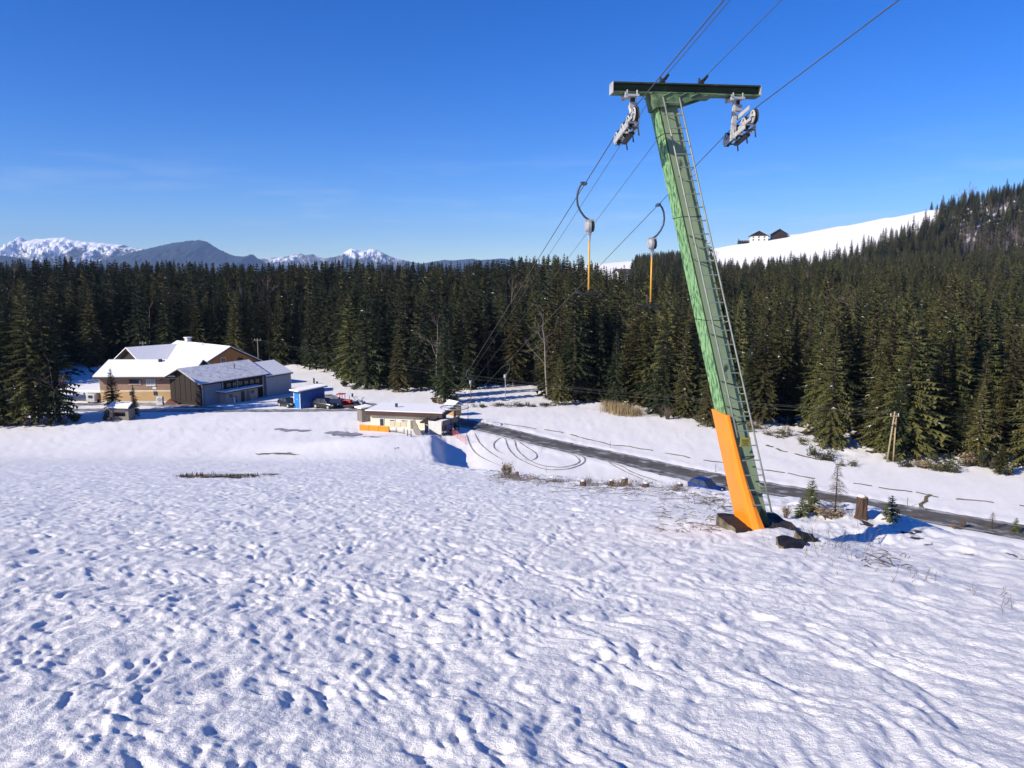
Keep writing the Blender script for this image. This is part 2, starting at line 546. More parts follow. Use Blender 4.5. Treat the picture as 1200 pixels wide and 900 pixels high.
for sc_, dist_, st_ in ((34.0, .03, .5), (110.0, .014, .65), (330.0, .006, .75)):
    n2 = N.new('ShaderNodeTexNoise'); n2.inputs['Scale'].default_value = sc_; n2.inputs['Detail'].default_value = 3
    L.new(tcn.outputs['Object'], n2.inputs['Vector'])
    bn = N.new('ShaderNodeBump'); bn.inputs['Strength'].default_value = st_; bn.inputs['Distance'].default_value = dist_
    L.new(n2.outputs[0], bn.inputs['Height'])
    if prev:
        L.new(prev.outputs[0], bn.inputs['Normal'])
    prev = bn
L.new(prev.outputs[0], bs.inputs['Normal'])
M['snow'] = snow_mat
ground = np_mesh('snow_ground', np.stack([GX.ravel(), GY.ravel(), GZ.ravel()], -1), quads, snow_mat, 'structure', True, {'litter': litter.ravel()})

# ---------------------------------------------------------------- ribbons on the ground: road, tracks, furrows
def ribbon(name, pts, width, material, lift=.03, jag=.0, seed=1, nw=5, step=.5, taper=False, kind='structure', gaps=0.0, wob=0.0):
    pts = [Vector((p[0], p[1], 0)) for p in pts]
    # Catmull-Rom, resampled
    P = [pts[0] * 2 - pts[1]] + pts + [pts[-1] * 2 - pts[-2]]
    fine = []
    for i in range(1, len(P) - 2):
        n = max(2, int((P[i + 1] - P[i]).length / step))
        for k in range(n):
            t = k / n
            fine.append(.5 * ((2 * P[i]) + (P[i + 1] - P[i - 1]) * t + (2 * P[i - 1] - 5 * P[i] + 4 * P[i + 1] - P[i + 2]) * t * t + (3 * P[i] - P[i - 1] - 3 * P[i + 1] + P[i + 2]) * t ** 3))
    fine.append(P[-2])
    F = np.array([(p.x, p.y) for p in fine])
    T = np.gradient(F, axis=0)
    T /= np.linalg.norm(T, axis=1)[:, None] + 1e-9
    Nn = np.stack([-T[:, 1], T[:, 0]], -1)
    n = len(F)
    s = np.arange(n) * step
    F = F + Nn * (wob * vnoise(s / 2.1, s * 0 + seed * 1.7, seed + 31) + wob * .5 * vnoise(s / .8, s * 0 + seed * 1.7, seed + 33))[:, None]
    hl = width / 2 * (1 + jag * vnoise(s / 1.3, s * 0 + seed, seed) + jag * .6 * vnoise(s / .5, s * 0 + seed, seed + 7))
    hr = width / 2 * (1 + jag * vnoise(s / 1.3, s * 0 + seed, seed + 3) + jag * .6 * vnoise(s / .5, s * 0 + seed, seed + 9))
    if taper:
        q = np.minimum(1, np.minimum(np.arange(n), n - 1 - np.arange(n)) / (n * .15 + 1))
        hl, hr = hl * (.15 + .85 * q), hr * (.15 + .85 * q)
    hl, hr = np.maximum(hl, .01), np.maximum(hr, .01)
    u = np.linspace(-1, 1, nw)
    off = np.where(u[None] < 0, u[None] * hl[:, None], u[None] * hr[:, None])
    X = F[:, 0:1] + Nn[:, 0:1] * off
    Y = F[:, 1:2] + Nn[:, 1:2] * off
    Z = gz(X, Y) + lift
    ii = np.arange(n * nw).reshape(n, nw)
    q = np.stack([ii[:-1, :-1], ii[:-1, 1:], ii[1:, 1:], ii[1:, :-1]], -1)
    if gaps:
        keep = vnoise(s[:-1] / 2.2, s[:-1] * 0 + seed * 3.1, seed + 20) > gaps - .5
        q = q[keep]
    q = q.reshape(-1, 4)
    return np_mesh(name, np.stack([X.ravel(), Y.ravel(), Z.ravel()], -1), q, material, kind)

def flat(l):
    return [ray_flat(px, py, -20.0) for px, py in l]

def gpl(l):
    return [gp(px, py) for px, py in l]

ribbon('road', ROAD, 3.1, M['asphalt'], .07, .10, 3, 9, .5)
ribbon('slush_strip', [(p.x + .5, p.y + 1.75, 0) for p in ROAD], .55, M['slush'], .085, .6, 13, 3, .4)
ribbon('slush_strip', [(p.x - .5, p.y - 1.75, 0) for p in ROAD], .7, M['slush'], .085, .6, 17, 3, .4)
ribbon('farm_road', gpl([(-60, 482), (60, 481), (150, 481), (230, 481.5), (300, 481.5), (360, 481), (410, 480.5), (432, 480)]), 2.4, M['slush'], .07, .25, 5, 7, .5)
ribbon('yard_road', gpl([(376, 463), (384, 466.5), (398, 470), (420, 473.5), (444, 477)]), 3.6, M['slush'], .06, .25, 8, 7, .5)
TR = [
    [(546, 508), (549, 516), (556, 527), (566, 536), (578, 543), (588, 547)],
    [(556, 508), (561, 517), (570, 526), (580, 534), (590, 541)],
    [(584, 510), (592, 516), (596, 526), (606, 537), (622, 545), (640, 551), (660, 551), (676, 547), (685, 541), (682, 535), (668, 529), (650, 524), (630, 520)],
    [(597, 512), (603, 518), (606, 527), (616, 537), (634, 546), (656, 548.5), (672, 545.5), (679, 541), (676, 537), (662, 530), (644, 525)],
    [(590, 512), (580, 518), (579, 524), (584, 529), (592, 533)],
    [(604, 516), (616, 524), (626, 530), (629, 536), (622, 540), (610, 538)],
    [(697, 535), (712, 543), (730, 552), (748, 560), (764, 567)],
    [(704, 536), (724, 546), (744, 555), (764, 562), (782, 569)],
    [(716, 538), (742, 548), (770, 556), (800, 563), (830, 572), (856, 580)],
    [(724, 538), (752, 547), (780, 553), (810, 559), (838, 567), (860, 574)],
    [(826, 575), (836, 581), (838, 588)], [(834, 574), (845, 580), (848, 588)], [(854, 580), (848, 586), (843, 589)],
]
for i, l in enumerate(TR):
    ribbon('tyre_tracks', flat(l), .15 if i not in (8, 9) else .4, M['track'], .05, .45, 30 + i, 3, .35, True)
ribbon('muddy_verge', flat([(735, 546), (770, 554), (810, 563), (850, 574), (880, 583), (930, 592), (985, 601)]), 1.5, M['slush'], .06, .6, 61, 5, .5, True)
ribbon('furrow', flat([(590, 497), (622, 501.5), (650, 505.5), (690, 515), (715, 520.5), (750, 526), (785, 532), (812, 537.5), (845, 542.5), (880, 548.5), (915, 554.5), (955, 561)]), .22, M['turf'], .05, .9, 71, 3, .3, gaps=.24, wob=.35)
ribbon('furrow', flat([(1000, 567), (1030, 571.5), (1060, 576), (1090, 581), (1125, 585.5), (1160, 589), (1210, 594)]), .22, M['turf'], .05, .9, 74, 3, .3, gaps=.36, wob=.35)
ribbon('furrow', flat([(1090, 580), (1084, 588), (1077, 596)]), .3, M['turf'], .05, .8, 77, 3, .3, wob=.3)
ribbon('furrow', flat([(898, 522), (915, 528), (935, 534), (960, 539), (985, 543)]), .35, M['turf'], .05, .9, 79, 3, .3, gaps=.36, wob=.4)
def patches(name, px0, px1, py, dpy, n, wmin, wmax, material, seed, slope=0.0):
    rg = random.Random(seed)
    for k in range(n):
        c_ = rg.uniform(px0, px1)
        e_ = rg.uniform(.10, .30) * (px1 - px0)
        y_ = py + rg.uniform(-dpy, dpy) + slope * (c_ - (px0 + px1) / 2)
        ribbon(name, gpl([(c_ - e_, y_ + rg.uniform(-.3, .3)), (c_, y_ + rg.uniform(-.6, .6)), (c_ + e_, y_ + rg.uniform(-.3, .3) + slope * e_)]), rg.uniform(wmin, wmax), material, .05 + .004 * k, .95, seed + 10 * k, 7, .15, True, wob=.3)
patches('bare_ground', 222, 290, 558.5, 1.2, 7, .5, 1.3, M['turf'], 81)
patches('bare_ground', 285, 345, 557, 1.0, 4, .15, .35, M['turf'], 181)
patches('meltwater_patch', 378, 418, 509.5, 1.8, 6, 1.0, 2.4, M['wet_patch'], 83)
patches('meltwater_patch', 405, 440, 512, .8, 3, .3, .7, M['wet_patch'], 183, .04)
patches('meltwater_patch', 322, 360, 504.3, .8, 4, .5, 1.1, M['wet_patch'], 85)
patches('bare_ground', 300, 356, 532.3, .7, 5, .15, .4, M['turf'], 87)
patches('meltwater_patch', 459, 469, 525, .4, 2, .4, .7, M['wet_patch'], 88)
ribbon('farmyard', gpl([(40, 478), (90, 474), (150, 473), (215, 476), (262, 478.5)]), 3.0, M['slush'], .05, .4, 89, 7, .5, True)
# ---------------------------------------------------------------- trees
def spruce_meshes(seed, h=16.0, rad=.19, start=.06, whorls=40, per=8, stations=6, spray=.74, lean=0.0, density=1.0, needles='needles', snow=.003):
    """a spruce: tapered trunk with stubs, and a crown of drooping boughs made of many small needle sprays"""
    rg = random.Random(seed)
    tr = MB()
    r0 = h * .0125
    tr.tube([(0, 0, -.6), (0, 0, h * .25), (lean * h * .01, 0, h * .6), (lean * h * .02, 0, h * .985)], [r0 * 1.25, r0, r0 * .6, .015], 7)
    for k in range(12):                      # dead stubs low on the trunk
        z = h * rg.uniform(.03, start + .12); a = rg.uniform(0, 6.28); l = rg.uniform(.4, 1.3)
        tr.tube([(0, 0, z), (math.cos(a) * l, math.sin(a) * l, z - .15 * l)], [.03, .008], 3, cap=False)
    cr = MB()
    gap_a = rg.uniform(0, 6.28)
    for i in range(whorls):
        t = (i + rg.uniform(-.3, .3)) / whorls
        z = h * (start + (1 - start) * min(max(t, 0), .985) ** .92)
        q = 1 - t
        env = rad * h * (q ** .82) * (1.0 if t > .22 else .72 + 1.27 * t)
        n = max(3, int(per * (.55 + .45 * q) + rg.uniform(-.5, .8)))
        a0 = rg.uniform(0, 6.28)
        for k in range(n):
            if rg.random() > density:
                continue
            a = a0 + 6.2832 * k / n + rg.uniform(-.35, .35)
            Lb = max(.12, env * rg.uniform(.62, 1.18) * (1 - .18 * max(0, math.cos(a - gap_a))))
            dx, dy = math.cos(a), math.sin(a)
            droop = -.55 * q + .35 * (1 - q) + rg.uniform(-.12, .12)
            sx, sy = -dy, dx
            prev = (0, 0, z)
            ns = stations if Lb > .9 else 3
            for s in range(1, ns + 1):
                f = s / ns
                m = 1 if rg.random() < snow else 0
                d = Lb * f
                zz = z + d * droop * (.6 + .4 * f) + .10 * Lb * math.sin(f * 2.6) + (.10 * Lb * f * f)
                px_, py_ = dx * d, dy * d
                w = spray * (.20 + .26 * Lb * .35) * (1.15 - .62 * f) * rg.uniform(.75, 1.25)
                l = spray * (.34 + .10 * Lb) * rg.uniform(.8, 1.3)
                b0 = len(cr.v)
                # left and right sprays, hanging a little, and one below the bough
                for sg in (-1, 1):
                    ex = px_ + dx * l * .55 + sx * sg * (w + .25 * l)
                    ey = py_ + dy * l * .55 + sy * sg * (w + .25 * l)
                    ez = zz - rg.uniform(.10, .34) * w * 2
                    cr.v += [prev, (px_, py_, zz), (ex, ey, ez)]
                    cr.f.append((b0, b0 + 1, b0 + 2)); cr.m.append(m); b0 += 3
                hx, hy = px_ - dx * l * .3 + sx * rg.uniform(-.3, .3) * w, py_ - dy * l * .3 + sy * rg.uniform(-.3, .3) * w
                cr.v += [prev, (px_ + dx * .1, py_ + dy * .1, zz), (hx, hy, zz - l * rg.uniform(.55, 1.1))]
                cr.f.append((b0, b0 + 1, b0 + 2)); cr.m.append(0)
                prev = (px_, py_, zz)
            b0 = len(cr.v)
            e = .16 * spray + .05 * Lb
            cr.v += [(prev[0] + sx * e, prev[1] + sy * e, prev[2]), (prev[0] - sx * e, prev[1] - sy * e, prev[2]), (prev[0] + dx * e * 2.4, prev[1] + dy * e * 2.4, prev[2] + e * droop)]
            cr.f.append((b0, b0 + 1, b0 + 2)); cr.m.append(0)
    # leader
    for k in range(6):
        a = k * 1.05; z = h * (.965 + .006 * k)
        cr.add([(0, 0, z), (.05 * math.cos(a + 1), .05 * math.sin(a + 1), z + .3), (.26 * math.cos(a) * (1 - k / 7), .26 * math.sin(a) * (1 - k / 7), z + .12)], [(0, 1, 2)])
    cr.add([(-.05, 0, h * .96), (.05, 0, h * .96), (0, 0, h * 1.015)], [(0, 1, 2)])
    cr.add([(0, -.05, h * .96), (0, .05, h * .96), (0, 0, h * 1.015)], [(0, 1, 2)])
    return tr.mesh('trunk', M['bark']), cr.mesh('crown', [M[needles], M['snow_bit']])

def bare_meshes(seed, h=12.0, mats=('pale_bark', 'twig_red'), spread=.55, levels=4):
    """a leafless broadleaf tree: trunk mesh and a crown of branches and twigs"""
    rg = random.Random(seed)
    tr, cr = MB(), MB()
    pts = [(0, 0, -.5)]
    x = y = 0
    for k in range(5):
        x += rg.uniform(-.2, .2); y += rg.uniform(-.2, .2)
        pts.append((x, y, h * .17 * (k + 1)))
    tr.tube(pts, [h * .014 * (1 - .16 * k) for k in range(6)], 6)
    def grow(p, d, l, r, lev):
        q = p + d * l * .5 + Vector((rg.uniform(-1, 1), rg.uniform(-1, 1), rg.uniform(-.4, .8))) * l * .08
        e = q + (d + Vector((0, 0, .15))).normalized() * l * .5
        cr.tube([p, q, e], [r, r * .75, r * .5], 3, 0, False)
        if lev <= 0:
            return
        for k in range(3 if lev > 1 else 4):
            nd = (d + Vector((rg.uniform(-1, 1), rg.uniform(-1, 1), rg.uniform(-.45, .75))) * spread * 1.25).normalized()
            grow(p.lerp(e, rg.uniform(.45, 1)), nd, l * rg.uniform(.5, .75), max(r * .5, .012), lev - 1)
    for i in range(9):
        z = h * rg.uniform(.28, .85)
        a = rg.uniform(0, 6.28)
        k = min(int(z / (h * .17)), 4)
        p = Vector(pts[k]).lerp(Vector(pts[k + 1]), (z / (h * .17)) - k)
        grow(p, Vector((math.cos(a), math.sin(a), rg.uniform(.35, 1.1))).normalized(), h * .24 * (1.15 - z / h * .5), h * .005, levels - 2)
    grow(Vector(pts[-1]), Vector((0, 0, 1)), h * .18, h * .006, levels - 2)
    return tr.mesh('trunk', M[mats[0]]), cr.mesh('crown', M[mats[1]])

SPR = []
for k in range(7):
    SPR.append(spruce_meshes(100 + k, 16, [.165, .185, .15, .20, .17, .155, .19][k], [.05, .08, .10, .04, .14, .07, .12][k], needles='needles'))
for k in range(4):
    SPR.append(spruce_meshes(140 + k, 16, [.185, .17, .205, .16][k], [.04, .07, .05, .10][k], needles='needles_bright', snow=.008))
SPR.append(spruce_meshes(160, 16, .13, .34, density=.6))          # thin crowns over a bare stem
SPR.append(spruce_meshes(161, 16, .12, .42, density=.5, needles='needles_bright'))
BARE = [bare_meshes(200, 12), bare_meshes(201, 12), bare_meshes(202, 12)]

SKY_PX = [-400, 0, 40, 60, 90, 130, 200, 300, 360, 420, 480, 545, 580, 620, 640, 670, 686, 692, 712, 734, 742, 780, 800, 830]
SKY_PY = [306, 308, 304, 303, 301, 305, 306, 310, 308, 305, 308, 308, 305, 301, 297, 300, 300, 309, 311, 307, 299, 294, 296, 300]

rgt = np.random.default_rng(7)
def scatter(step, ymin, ymax, azmin, azmax, jit=.75):
    xs = np.arange(azmin * ymax, azmax * ymax, step)
    ys = np.arange(ymin, ymax, step)
    X, Y = np.meshgrid(xs, ys)
    X = (X + rgt.uniform(-.5, .5, X.shape) * step * jit * 1.3).ravel()
    Y = (Y + rgt.uniform(-.5, .5, Y.shape) * step * jit * 1.3).ravel()
    return X, Y

CLEAR = [(988, 1019, 70, 113), (1072, 1100, 70, 92), (1186, 1206, 70, 90), (918, 932, 80, 104), (482, 492, 125, 150)]    # gaps one sees into, by direction and distance
parts_xy = []
for stp, y0, y1 in ((3.3, 60, 190), (4.1, 190, 340), (5.0, 340, 790)):
    X, Y = scatter(stp, y0, y1, -1.0, 1.05)
    az = X / Y
    ok = (forest_in(X, Y) > .8) & (Y < meadow_top(az)) & (az > -1.0) & (az < 1.0) & ((Y < 345) | (az > -.05))
    ok &= (Y > 190) | (vnoise(X / 9, Y / 9, 401) > -.62)
    for pa_, pb_, ya_, yb_ in CLEAR:
        pxx = az * FPX * .985 + 600
        ok &= ~((pxx > pa_) & (pxx < pb_) & (Y > ya_) & (Y < yb_))
    # the farm stands in a clearing
    ok &= ~((Y < 176) & (az > -.66) & (az < -.28))
    ok &= ~((X - 66) ** 2 + (Y - 462) ** 2 < 20 ** 2)
    parts_xy.append(np.stack([X[ok], Y[ok]], -1))
TX, TY = np.concatenate(parts_xy).T
TZ = gz(TX, TY)
Taz = TX / TY
Tpx = Taz * FPX * .985 + 600
nT = len(TX)
grow_n = vnoise(TX / 22, TY / 22, 402)
TH = 15.5 + 2.6 * grow_n + rgt.normal(0, 2.9, nT)
FIn = forest_in(TX, TY)
TH *= np.where(FIn < 5, rgt.uniform(.78, 1.05, nT), 1.0)
TH = np.where((TY > 230), TH * 1.08, TH)
left = Taz < .12
TH = np.where(left, TH * 1.08, np.where(TY < 260, TH * .90, TH))
TH = np.where((Taz > .55) & (TY > 660), TH * .72, TH)
# tall edge trees that stand out, kept below the far skyline
sk = np.interp(Tpx, SKY_PX, SKY_PY)
fpy = lambda py: (-SP + (450 - py) / FPX * CP) / (CP + (450 - py) / FPX * SP)
cap = fpy(sk + rgt.exponential(4.6, nT) - 2.2) * TY - TZ
TH = np.where((Tpx < 832), np.minimum(TH, np.maximum(cap, 5)), TH)
TH = np.clip(TH, 5.0, 23.0)
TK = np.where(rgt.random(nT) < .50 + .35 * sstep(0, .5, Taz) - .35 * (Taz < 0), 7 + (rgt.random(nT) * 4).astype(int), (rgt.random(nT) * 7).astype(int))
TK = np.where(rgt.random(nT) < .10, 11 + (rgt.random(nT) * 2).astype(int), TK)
# the leafless wood on the right-hand hill
hz = (Taz > .56) & (Taz < .85) & (TY > 615) & (TY < 725) & (vnoise(TX / 42, TY / 60, 403) > -.12)
lone = (rgt.random(nT) < .03) & (TY > 105)
TK = np.where(hz & (rgt.random(nT) < .42), 13 + (rgt.random(nT) * 3).astype(int), TK)
TK = np.where(lone, 13 + (rgt.random(nT) * 3).astype(int), TK)
# which show largest: front to back, what stays uncovered in each column of the picture
order = np.argsort(TY)
hor = np.full(1400, 2000.0)
score = np.zeros(nT)
ypix = lambda z, y: 450 - FPX * ((z / y) * CP + SP) / (CP - (z / y) * SP)
for i in order:
    wpx = max(1, TH[i] * .17 * FPX / TY[i])
    a, b = int(Tpx[i] - wpx * .6) + 100, int(Tpx[i] + wpx * .6) + 101
    if b <= 100 or a >= 1300:
        continue
    a, b = max(a, 0), min(b, 1399)
    topy, boty = ypix(TZ[i] + TH[i], TY[i]), ypix(TZ[i], TY[i])
    seg = hor[a:b]
    score[i] = np.clip(np.minimum(seg, boty) - topy, 0, None).sum() * (1 if 0 < Tpx[i] < 1200 else .25)
    mid = slice(max(0, int(Tpx[i] - wpx * .3) + 100), min(1399, int(Tpx[i] + wpx * .3) + 101))
    hor[mid] = np.minimum(hor[mid], topy + (boty - topy) * .12)
is_spruce = TK < 13
ind = np.argsort(-np.where(is_spruce, score, 0))[:270]
indset = set(ind.tolist())

def zone(i):
    px, y = Tpx[i], TY[i]
    if px < 120:
        return 'dark spruce in the forest wall left of the farmhouse with the yellow ground floor', 'forest spruces left of the farm'
    if px < 345:
        return 'dark spruce in the shaded forest wall rising directly behind the snow covered farm roofs', 'forest spruces behind the farm'
    if px < 545:
        return 'dark spruce in the forest edge between the farm annex and the tan wooden lift cabin', 'forest spruces beyond the blue shed'
    if px < 690:
        return 'tall spruce in the forest edge behind the two far hanging lift bars', 'forest spruces behind the far lift bars'
    if px < 860:
        return 'tall sunlit spruce in the forest edge behind the golden dry reeds, left of the pylon', 'forest spruces left of the pylon'
    if px < 1045:
        return 'olive green spruce in the sunlit forest edge between the green pylon and the wooden pole', 'forest spruces right of the pylon'
    return 'olive green spruce in the sunlit forest edge to the right of the wooden double pole', 'forest spruces right of the wooden pole'

protos = {}
def plant(i, name, label, cat, group, k, x, y, z, h, rz, wide=1.0):
    tm, cm = (SPR + BARE)[k]
    base_h_ = 16.0 if k < 13 else 12.0
    o = thing(name, label, cat, (x, y, z), rz, group)
    o.scale = (h / base_h_ * wide, h / base_h_ * wide, h / base_h_)
    link(bpy.data.objects.new('trunk', tm), o)
    link(bpy.data.objects.new('crown', cm), o)
    return o

ORD = 'first second third fourth fifth sixth seventh eighth ninth tenth eleventh twelfth'.split()
ZONE = {'forest spruces left of the farm': 'left of the farmhouse', 'forest spruces behind the farm': 'behind the farm roofs', 'forest spruces beyond the blue shed': 'between annex and cabin',
        'forest spruces behind the far lift bars': 'behind the far lift bars', 'forest spruces left of the pylon': 'behind the golden reeds', 'forest spruces right of the pylon': 'between pylon and wooden pole',
        'forest spruces right of the wooden pole': 'right of the wooden pole'}
own = {}
for g_ in ZONE:
    big_ = [i for i in ind if zone(i)[1] == g_][:12]
    for n_, i in enumerate(sorted(big_, key=lambda i: Tpx[i])):
        own[i] = '%s from the left of the %s largest forest spruces %s' % (ORD[n_], {12: 'twelve'}.get(len(big_), str(len(big_))), ZONE[g_])
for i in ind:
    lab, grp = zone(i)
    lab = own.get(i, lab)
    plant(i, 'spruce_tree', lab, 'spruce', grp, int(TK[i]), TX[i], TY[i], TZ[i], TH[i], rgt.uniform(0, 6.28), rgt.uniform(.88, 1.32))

# all the other trees of the forest: one object, instanced on points
pc = bpy.data.collections.new('tree_kinds')
for k, (tm, cm) in enumerate(SPR + BARE):
    mb = bpy.data.meshes.new('forest_tree')
    vs = np.empty(len(tm.vertices) * 3, np.float32); tm.vertices.foreach_get('co', vs)
    vc = np.empty(len(cm.vertices) * 3, np.float32); cm.vertices.foreach_get('co', vc)
    n0 = len(tm.vertices)
    fs = [tuple(p.vertices) for p in tm.polygons] + [tuple(a + n0 for a in p.vertices) for p in cm.polygons]
    mb.from_pydata(np.concatenate([vs, vc]).reshape(-1, 3).tolist(), [], fs)
    for mt in list(tm.materials) + list(cm.materials):
        mb.materials.append(mt)
    mb.polygons.foreach_set('material_index', [0] * len(tm.polygons) + [1 + p.material_index for p in cm.polygons])
    mb.update()
    pc.objects.link(bpy.data.objects.new('forest_tree_%02d' % k, mb))

rest = np.array([i for i in range(nT) if i not in indset])
fm = bpy.data.meshes.new('forest')
fm.from_pydata(np.stack([TX[rest], TY[rest], TZ[rest]], -1).tolist(), [], [])
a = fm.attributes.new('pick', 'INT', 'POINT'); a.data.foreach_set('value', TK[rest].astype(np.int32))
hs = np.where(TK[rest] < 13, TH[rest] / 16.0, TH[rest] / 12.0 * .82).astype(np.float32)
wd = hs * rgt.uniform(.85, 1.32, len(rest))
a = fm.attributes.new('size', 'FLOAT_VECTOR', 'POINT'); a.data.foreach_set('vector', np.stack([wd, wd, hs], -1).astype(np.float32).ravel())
a = fm.attributes.new('turn', 'FLOAT_VECTOR', 'POINT'); a.data.foreach_set('vector', np.stack([0 * wd, 0 * wd, rgt.uniform(0, 6.28, len(rest))], -1).astype(np.float32).ravel())
forest = link(bpy.data.objects.new('forest', fm))
tag(forest, 'dense dark spruce forest rising behind the valley and up the hill', 'forest', None, 'stuff')
gt = bpy.data.node_groups.new('forest_nodes', 'GeometryNodeTree')
gt.interface.new_socket('Geometry', in_out='INPUT', socket_type='NodeSocketGeometry')
gt.interface.new_socket('Geometry', in_out='OUTPUT', socket_type='NodeSocketGeometry')
gi, go = gt.nodes.new('NodeGroupInput'), gt.nodes.new('NodeGroupOutput')
ip = gt.nodes.new('GeometryNodeInstanceOnPoints')
ci = gt.nodes.new('GeometryNodeCollectionInfo')
ci.inputs[0].default_value = pc
ci.inputs['Separate Children'].default_value = True
ci.inputs['Reset Children'].default_value = True
def named(n, t):
    x = gt.nodes.new('GeometryNodeInputNamedAttribute'); x.data_type = t; x.inputs[0].default_value = n
    return x.outputs[0]
er = gt.nodes.new('FunctionNodeEulerToRotation')
gt.links.new(gi.outputs[0], ip.inputs['Points'])
gt.links.new(ci.outputs[0], ip.inputs['Instance'])
ip.inputs['Pick Instance'].default_value = True
gt.links.new(named('pick', 'INT'), ip.inputs['Instance Index'])
gt.links.new(named('turn', 'FLOAT_VECTOR'), er.inputs[0])
gt.links.new(er.outputs[0], ip.inputs['Rotation'])
gt.links.new(named('size', 'FLOAT_VECTOR'), ip.inputs['Scale'])
gt.links.new(ip.outputs[0], go.inputs[0])
forest.modifiers.new('trees', 'NODES').node_group = gt

# single trees that can be told apart
def single(px, py, toppy, k, label, group=None, name='spruce_tree', cat='spruce', wide=1.0, Y=None):
    p = gp(px, py) if Y is None else Vector((at(px, py, Y).x, Y, gzf(at(px, py, Y).x, Y)))
    h = at(px, toppy, p.y).z - p.z
    return plant(0, name, label, cat, group, k, p.x, p.y, p.z, h, random.Random(px).uniform(0, 6), wide)

single(430, 455, 336, 3, 'broad dense spruce at the forest edge behind the red vehicle', wide=1.25)
single(467, 459, 386, 9, 'small narrow spruce just right of the broad forest edge spruce', wide=1.15)
single(521, 472, 366, 5, 'dark pointed spruce standing alone just behind the lift station roof', wide=1.3)
single(655, 474, 418, 8, 'small low spruce at the forest edge right of the far lift bars', wide=1.5)
single(133, 486, 432, 0, 'bigger of the two dark spruces by the snow roofed kiosk', wide=1.5)
single(158, 489, 451, 2, 'smaller thin spruce on the right of the snow roofed kiosk', wide=1.1)
single(830, 500, 440, 8, 'short bushy spruce at the field edge just left of the pylon', wide=1.7)
single(1172, 556, 520, 10, 'low bushy spruce at the right end of the field edge', wide=2.2)
single(1178, 240, 209, 5, 'lone spruce standing up from the skyline of the right hill', Y=770, wide=1.2)
single(1135, 240, 214, 13, 'bare leafless tree on the skyline above the snowy meadow', None, 'bare_tree', 'tree', 1.3, Y=765)
for i, (px, py, tp, k) in enumerate([(8, 497, 352, 7), (24, 496, 330, 11), (40, 497, 322, 8), (58, 496, 345, 12), (-14, 498, 318, 9), (70, 495, 360, 1), (48, 490, 335, 4)]):
    single(px, py, tp, k, '%s from the left of the seven tall bare stemmed spruces in the left clump' % ['second', 'third', 'fourth', 'sixth', 'first', 'seventh', 'fifth'][i], 'spruces in the clump at the left edge', wide=1.1)
for i, (px, py, tp, k) in enumerate([(32, 497, 415, 13), (64, 497, 425, 14), (15, 498, 430, 15)]):
    single(px, py, tp, k, '%s of the three small leafless trees among the left spruce clump' % ['middle', 'rightmost', 'leftmost'][i], 'leafless trees in the left clump', 'bare_tree', 'tree')

# low growth along the forest edge
def bush_mesh(seed, r=1.0, h=1.0, stems=46, leaf=0.0, mats=('twig', 'needles')):
    rg = random.Random(seed)
    b = MB()
    for i in range(stems):
        a = rg.uniform(0, 6.28); l = rg.uniform(.5, 1)
        q = Vector((math.cos(a) * r * rg.uniform(.15, .55), math.sin(a) * r * rg.uniform(.15, .55), h * l * .55))
        e = q + Vector((rg.uniform(-.3, .3) * r, rg.uniform(-.3, .3) * r, h * l * .45))
        p0 = Vector((q.x * .35, q.y * .35, -.05))
        b.tube([p0, q, e], [.012 * h + .006, .009 * h + .004, .003], 3, 0, False)
        for k in range(3):
            s = p0.lerp(e, rg.uniform(.4, .95)) if rg.random() < .4 else q.lerp(e, rg.random())
            f = s + Vector((rg.uniform(-.3, .3) * r, rg.uniform(-.3, .3) * r, rg.uniform(.05, .35) * h))
            b.tube([s, f], [.006 * h + .003, .003], 3, 0, False)
            for j in range(int(leaf)):
                c = s.lerp(f, rg.random()) + Vector((rg.uniform(-.1, .1), rg.uniform(-.1, .1), rg.uniform(-.1, .1))) * r
                u = Vector((rg.uniform(-1, 1), rg.uniform(-1, 1), rg.uniform(-.6, .6))).normalized() * .15 * r
                w = Vector((rg.uniform(-1, 1), rg.uniform(-1, 1), rg.uniform(-1, 1))).normalized() * .09 * r
                b.add([c - u, c + w, c + u], [(0, 1, 2)], 1)
    return b.mesh('shrub', [M[mats[0]], M[mats[1]]])

BUSH = [bush_mesh(1, 1, 1, 46, 5), bush_mesh(2, 1.1, .9, 50, 4), bush_mesh(3, 1, 1, 60, 0), bush_mesh(4, 1.1, .9, 50, 1, ('twig_red', 'dry_grass'))]
def wild_mesh(seed, mats, n=5, leaf=3):
    """a ragged thicket: several uneven clumps leaning different ways"""
    rg = random.Random(seed)
    b = MB()
    for c_ in range(n):
        ox, oy, s_ = rg.uniform(-1, 1), rg.uniform(-.7, .7), rg.uniform(.3, 1)
        lx_, ly_ = rg.uniform(-.5, .5), rg.uniform(-.5, .5)
        for i in range(16):
            p_ = Vector((ox + rg.uniform(-.25, .25), oy + rg.uniform(-.25, .25), -.1))
            e_ = p_ + Vector((lx_ + rg.uniform(-.6, .6), ly_ + rg.uniform(-.6, .6), rg.uniform(.3, 1.25))) * s_
            b.tube([p_, e_], [.012, .003], 3, 0, False)
            for j in range(leaf):
                q_ = p_.lerp(e_, rg.uniform(.2, 1)) + Vector((rg.uniform(-.15, .15), rg.uniform(-.15, .15), rg.uniform(-.1, .1)))
                u = Vector((rg.uniform(-1, 1), rg.uniform(-1, 1), rg.uniform(-.5, .5))).normalized() * .15
                w = Vector((rg.uniform(-1, 1), rg.uniform(-1, 1), rg.uniform(-1, 1))).normalized() * .07
                b.add([q_ - u, q_ + w, q_ + u], [(0, 1, 2)], 1)
    return b.mesh('shrub', [M[mats[0]], M[mats[1]]])
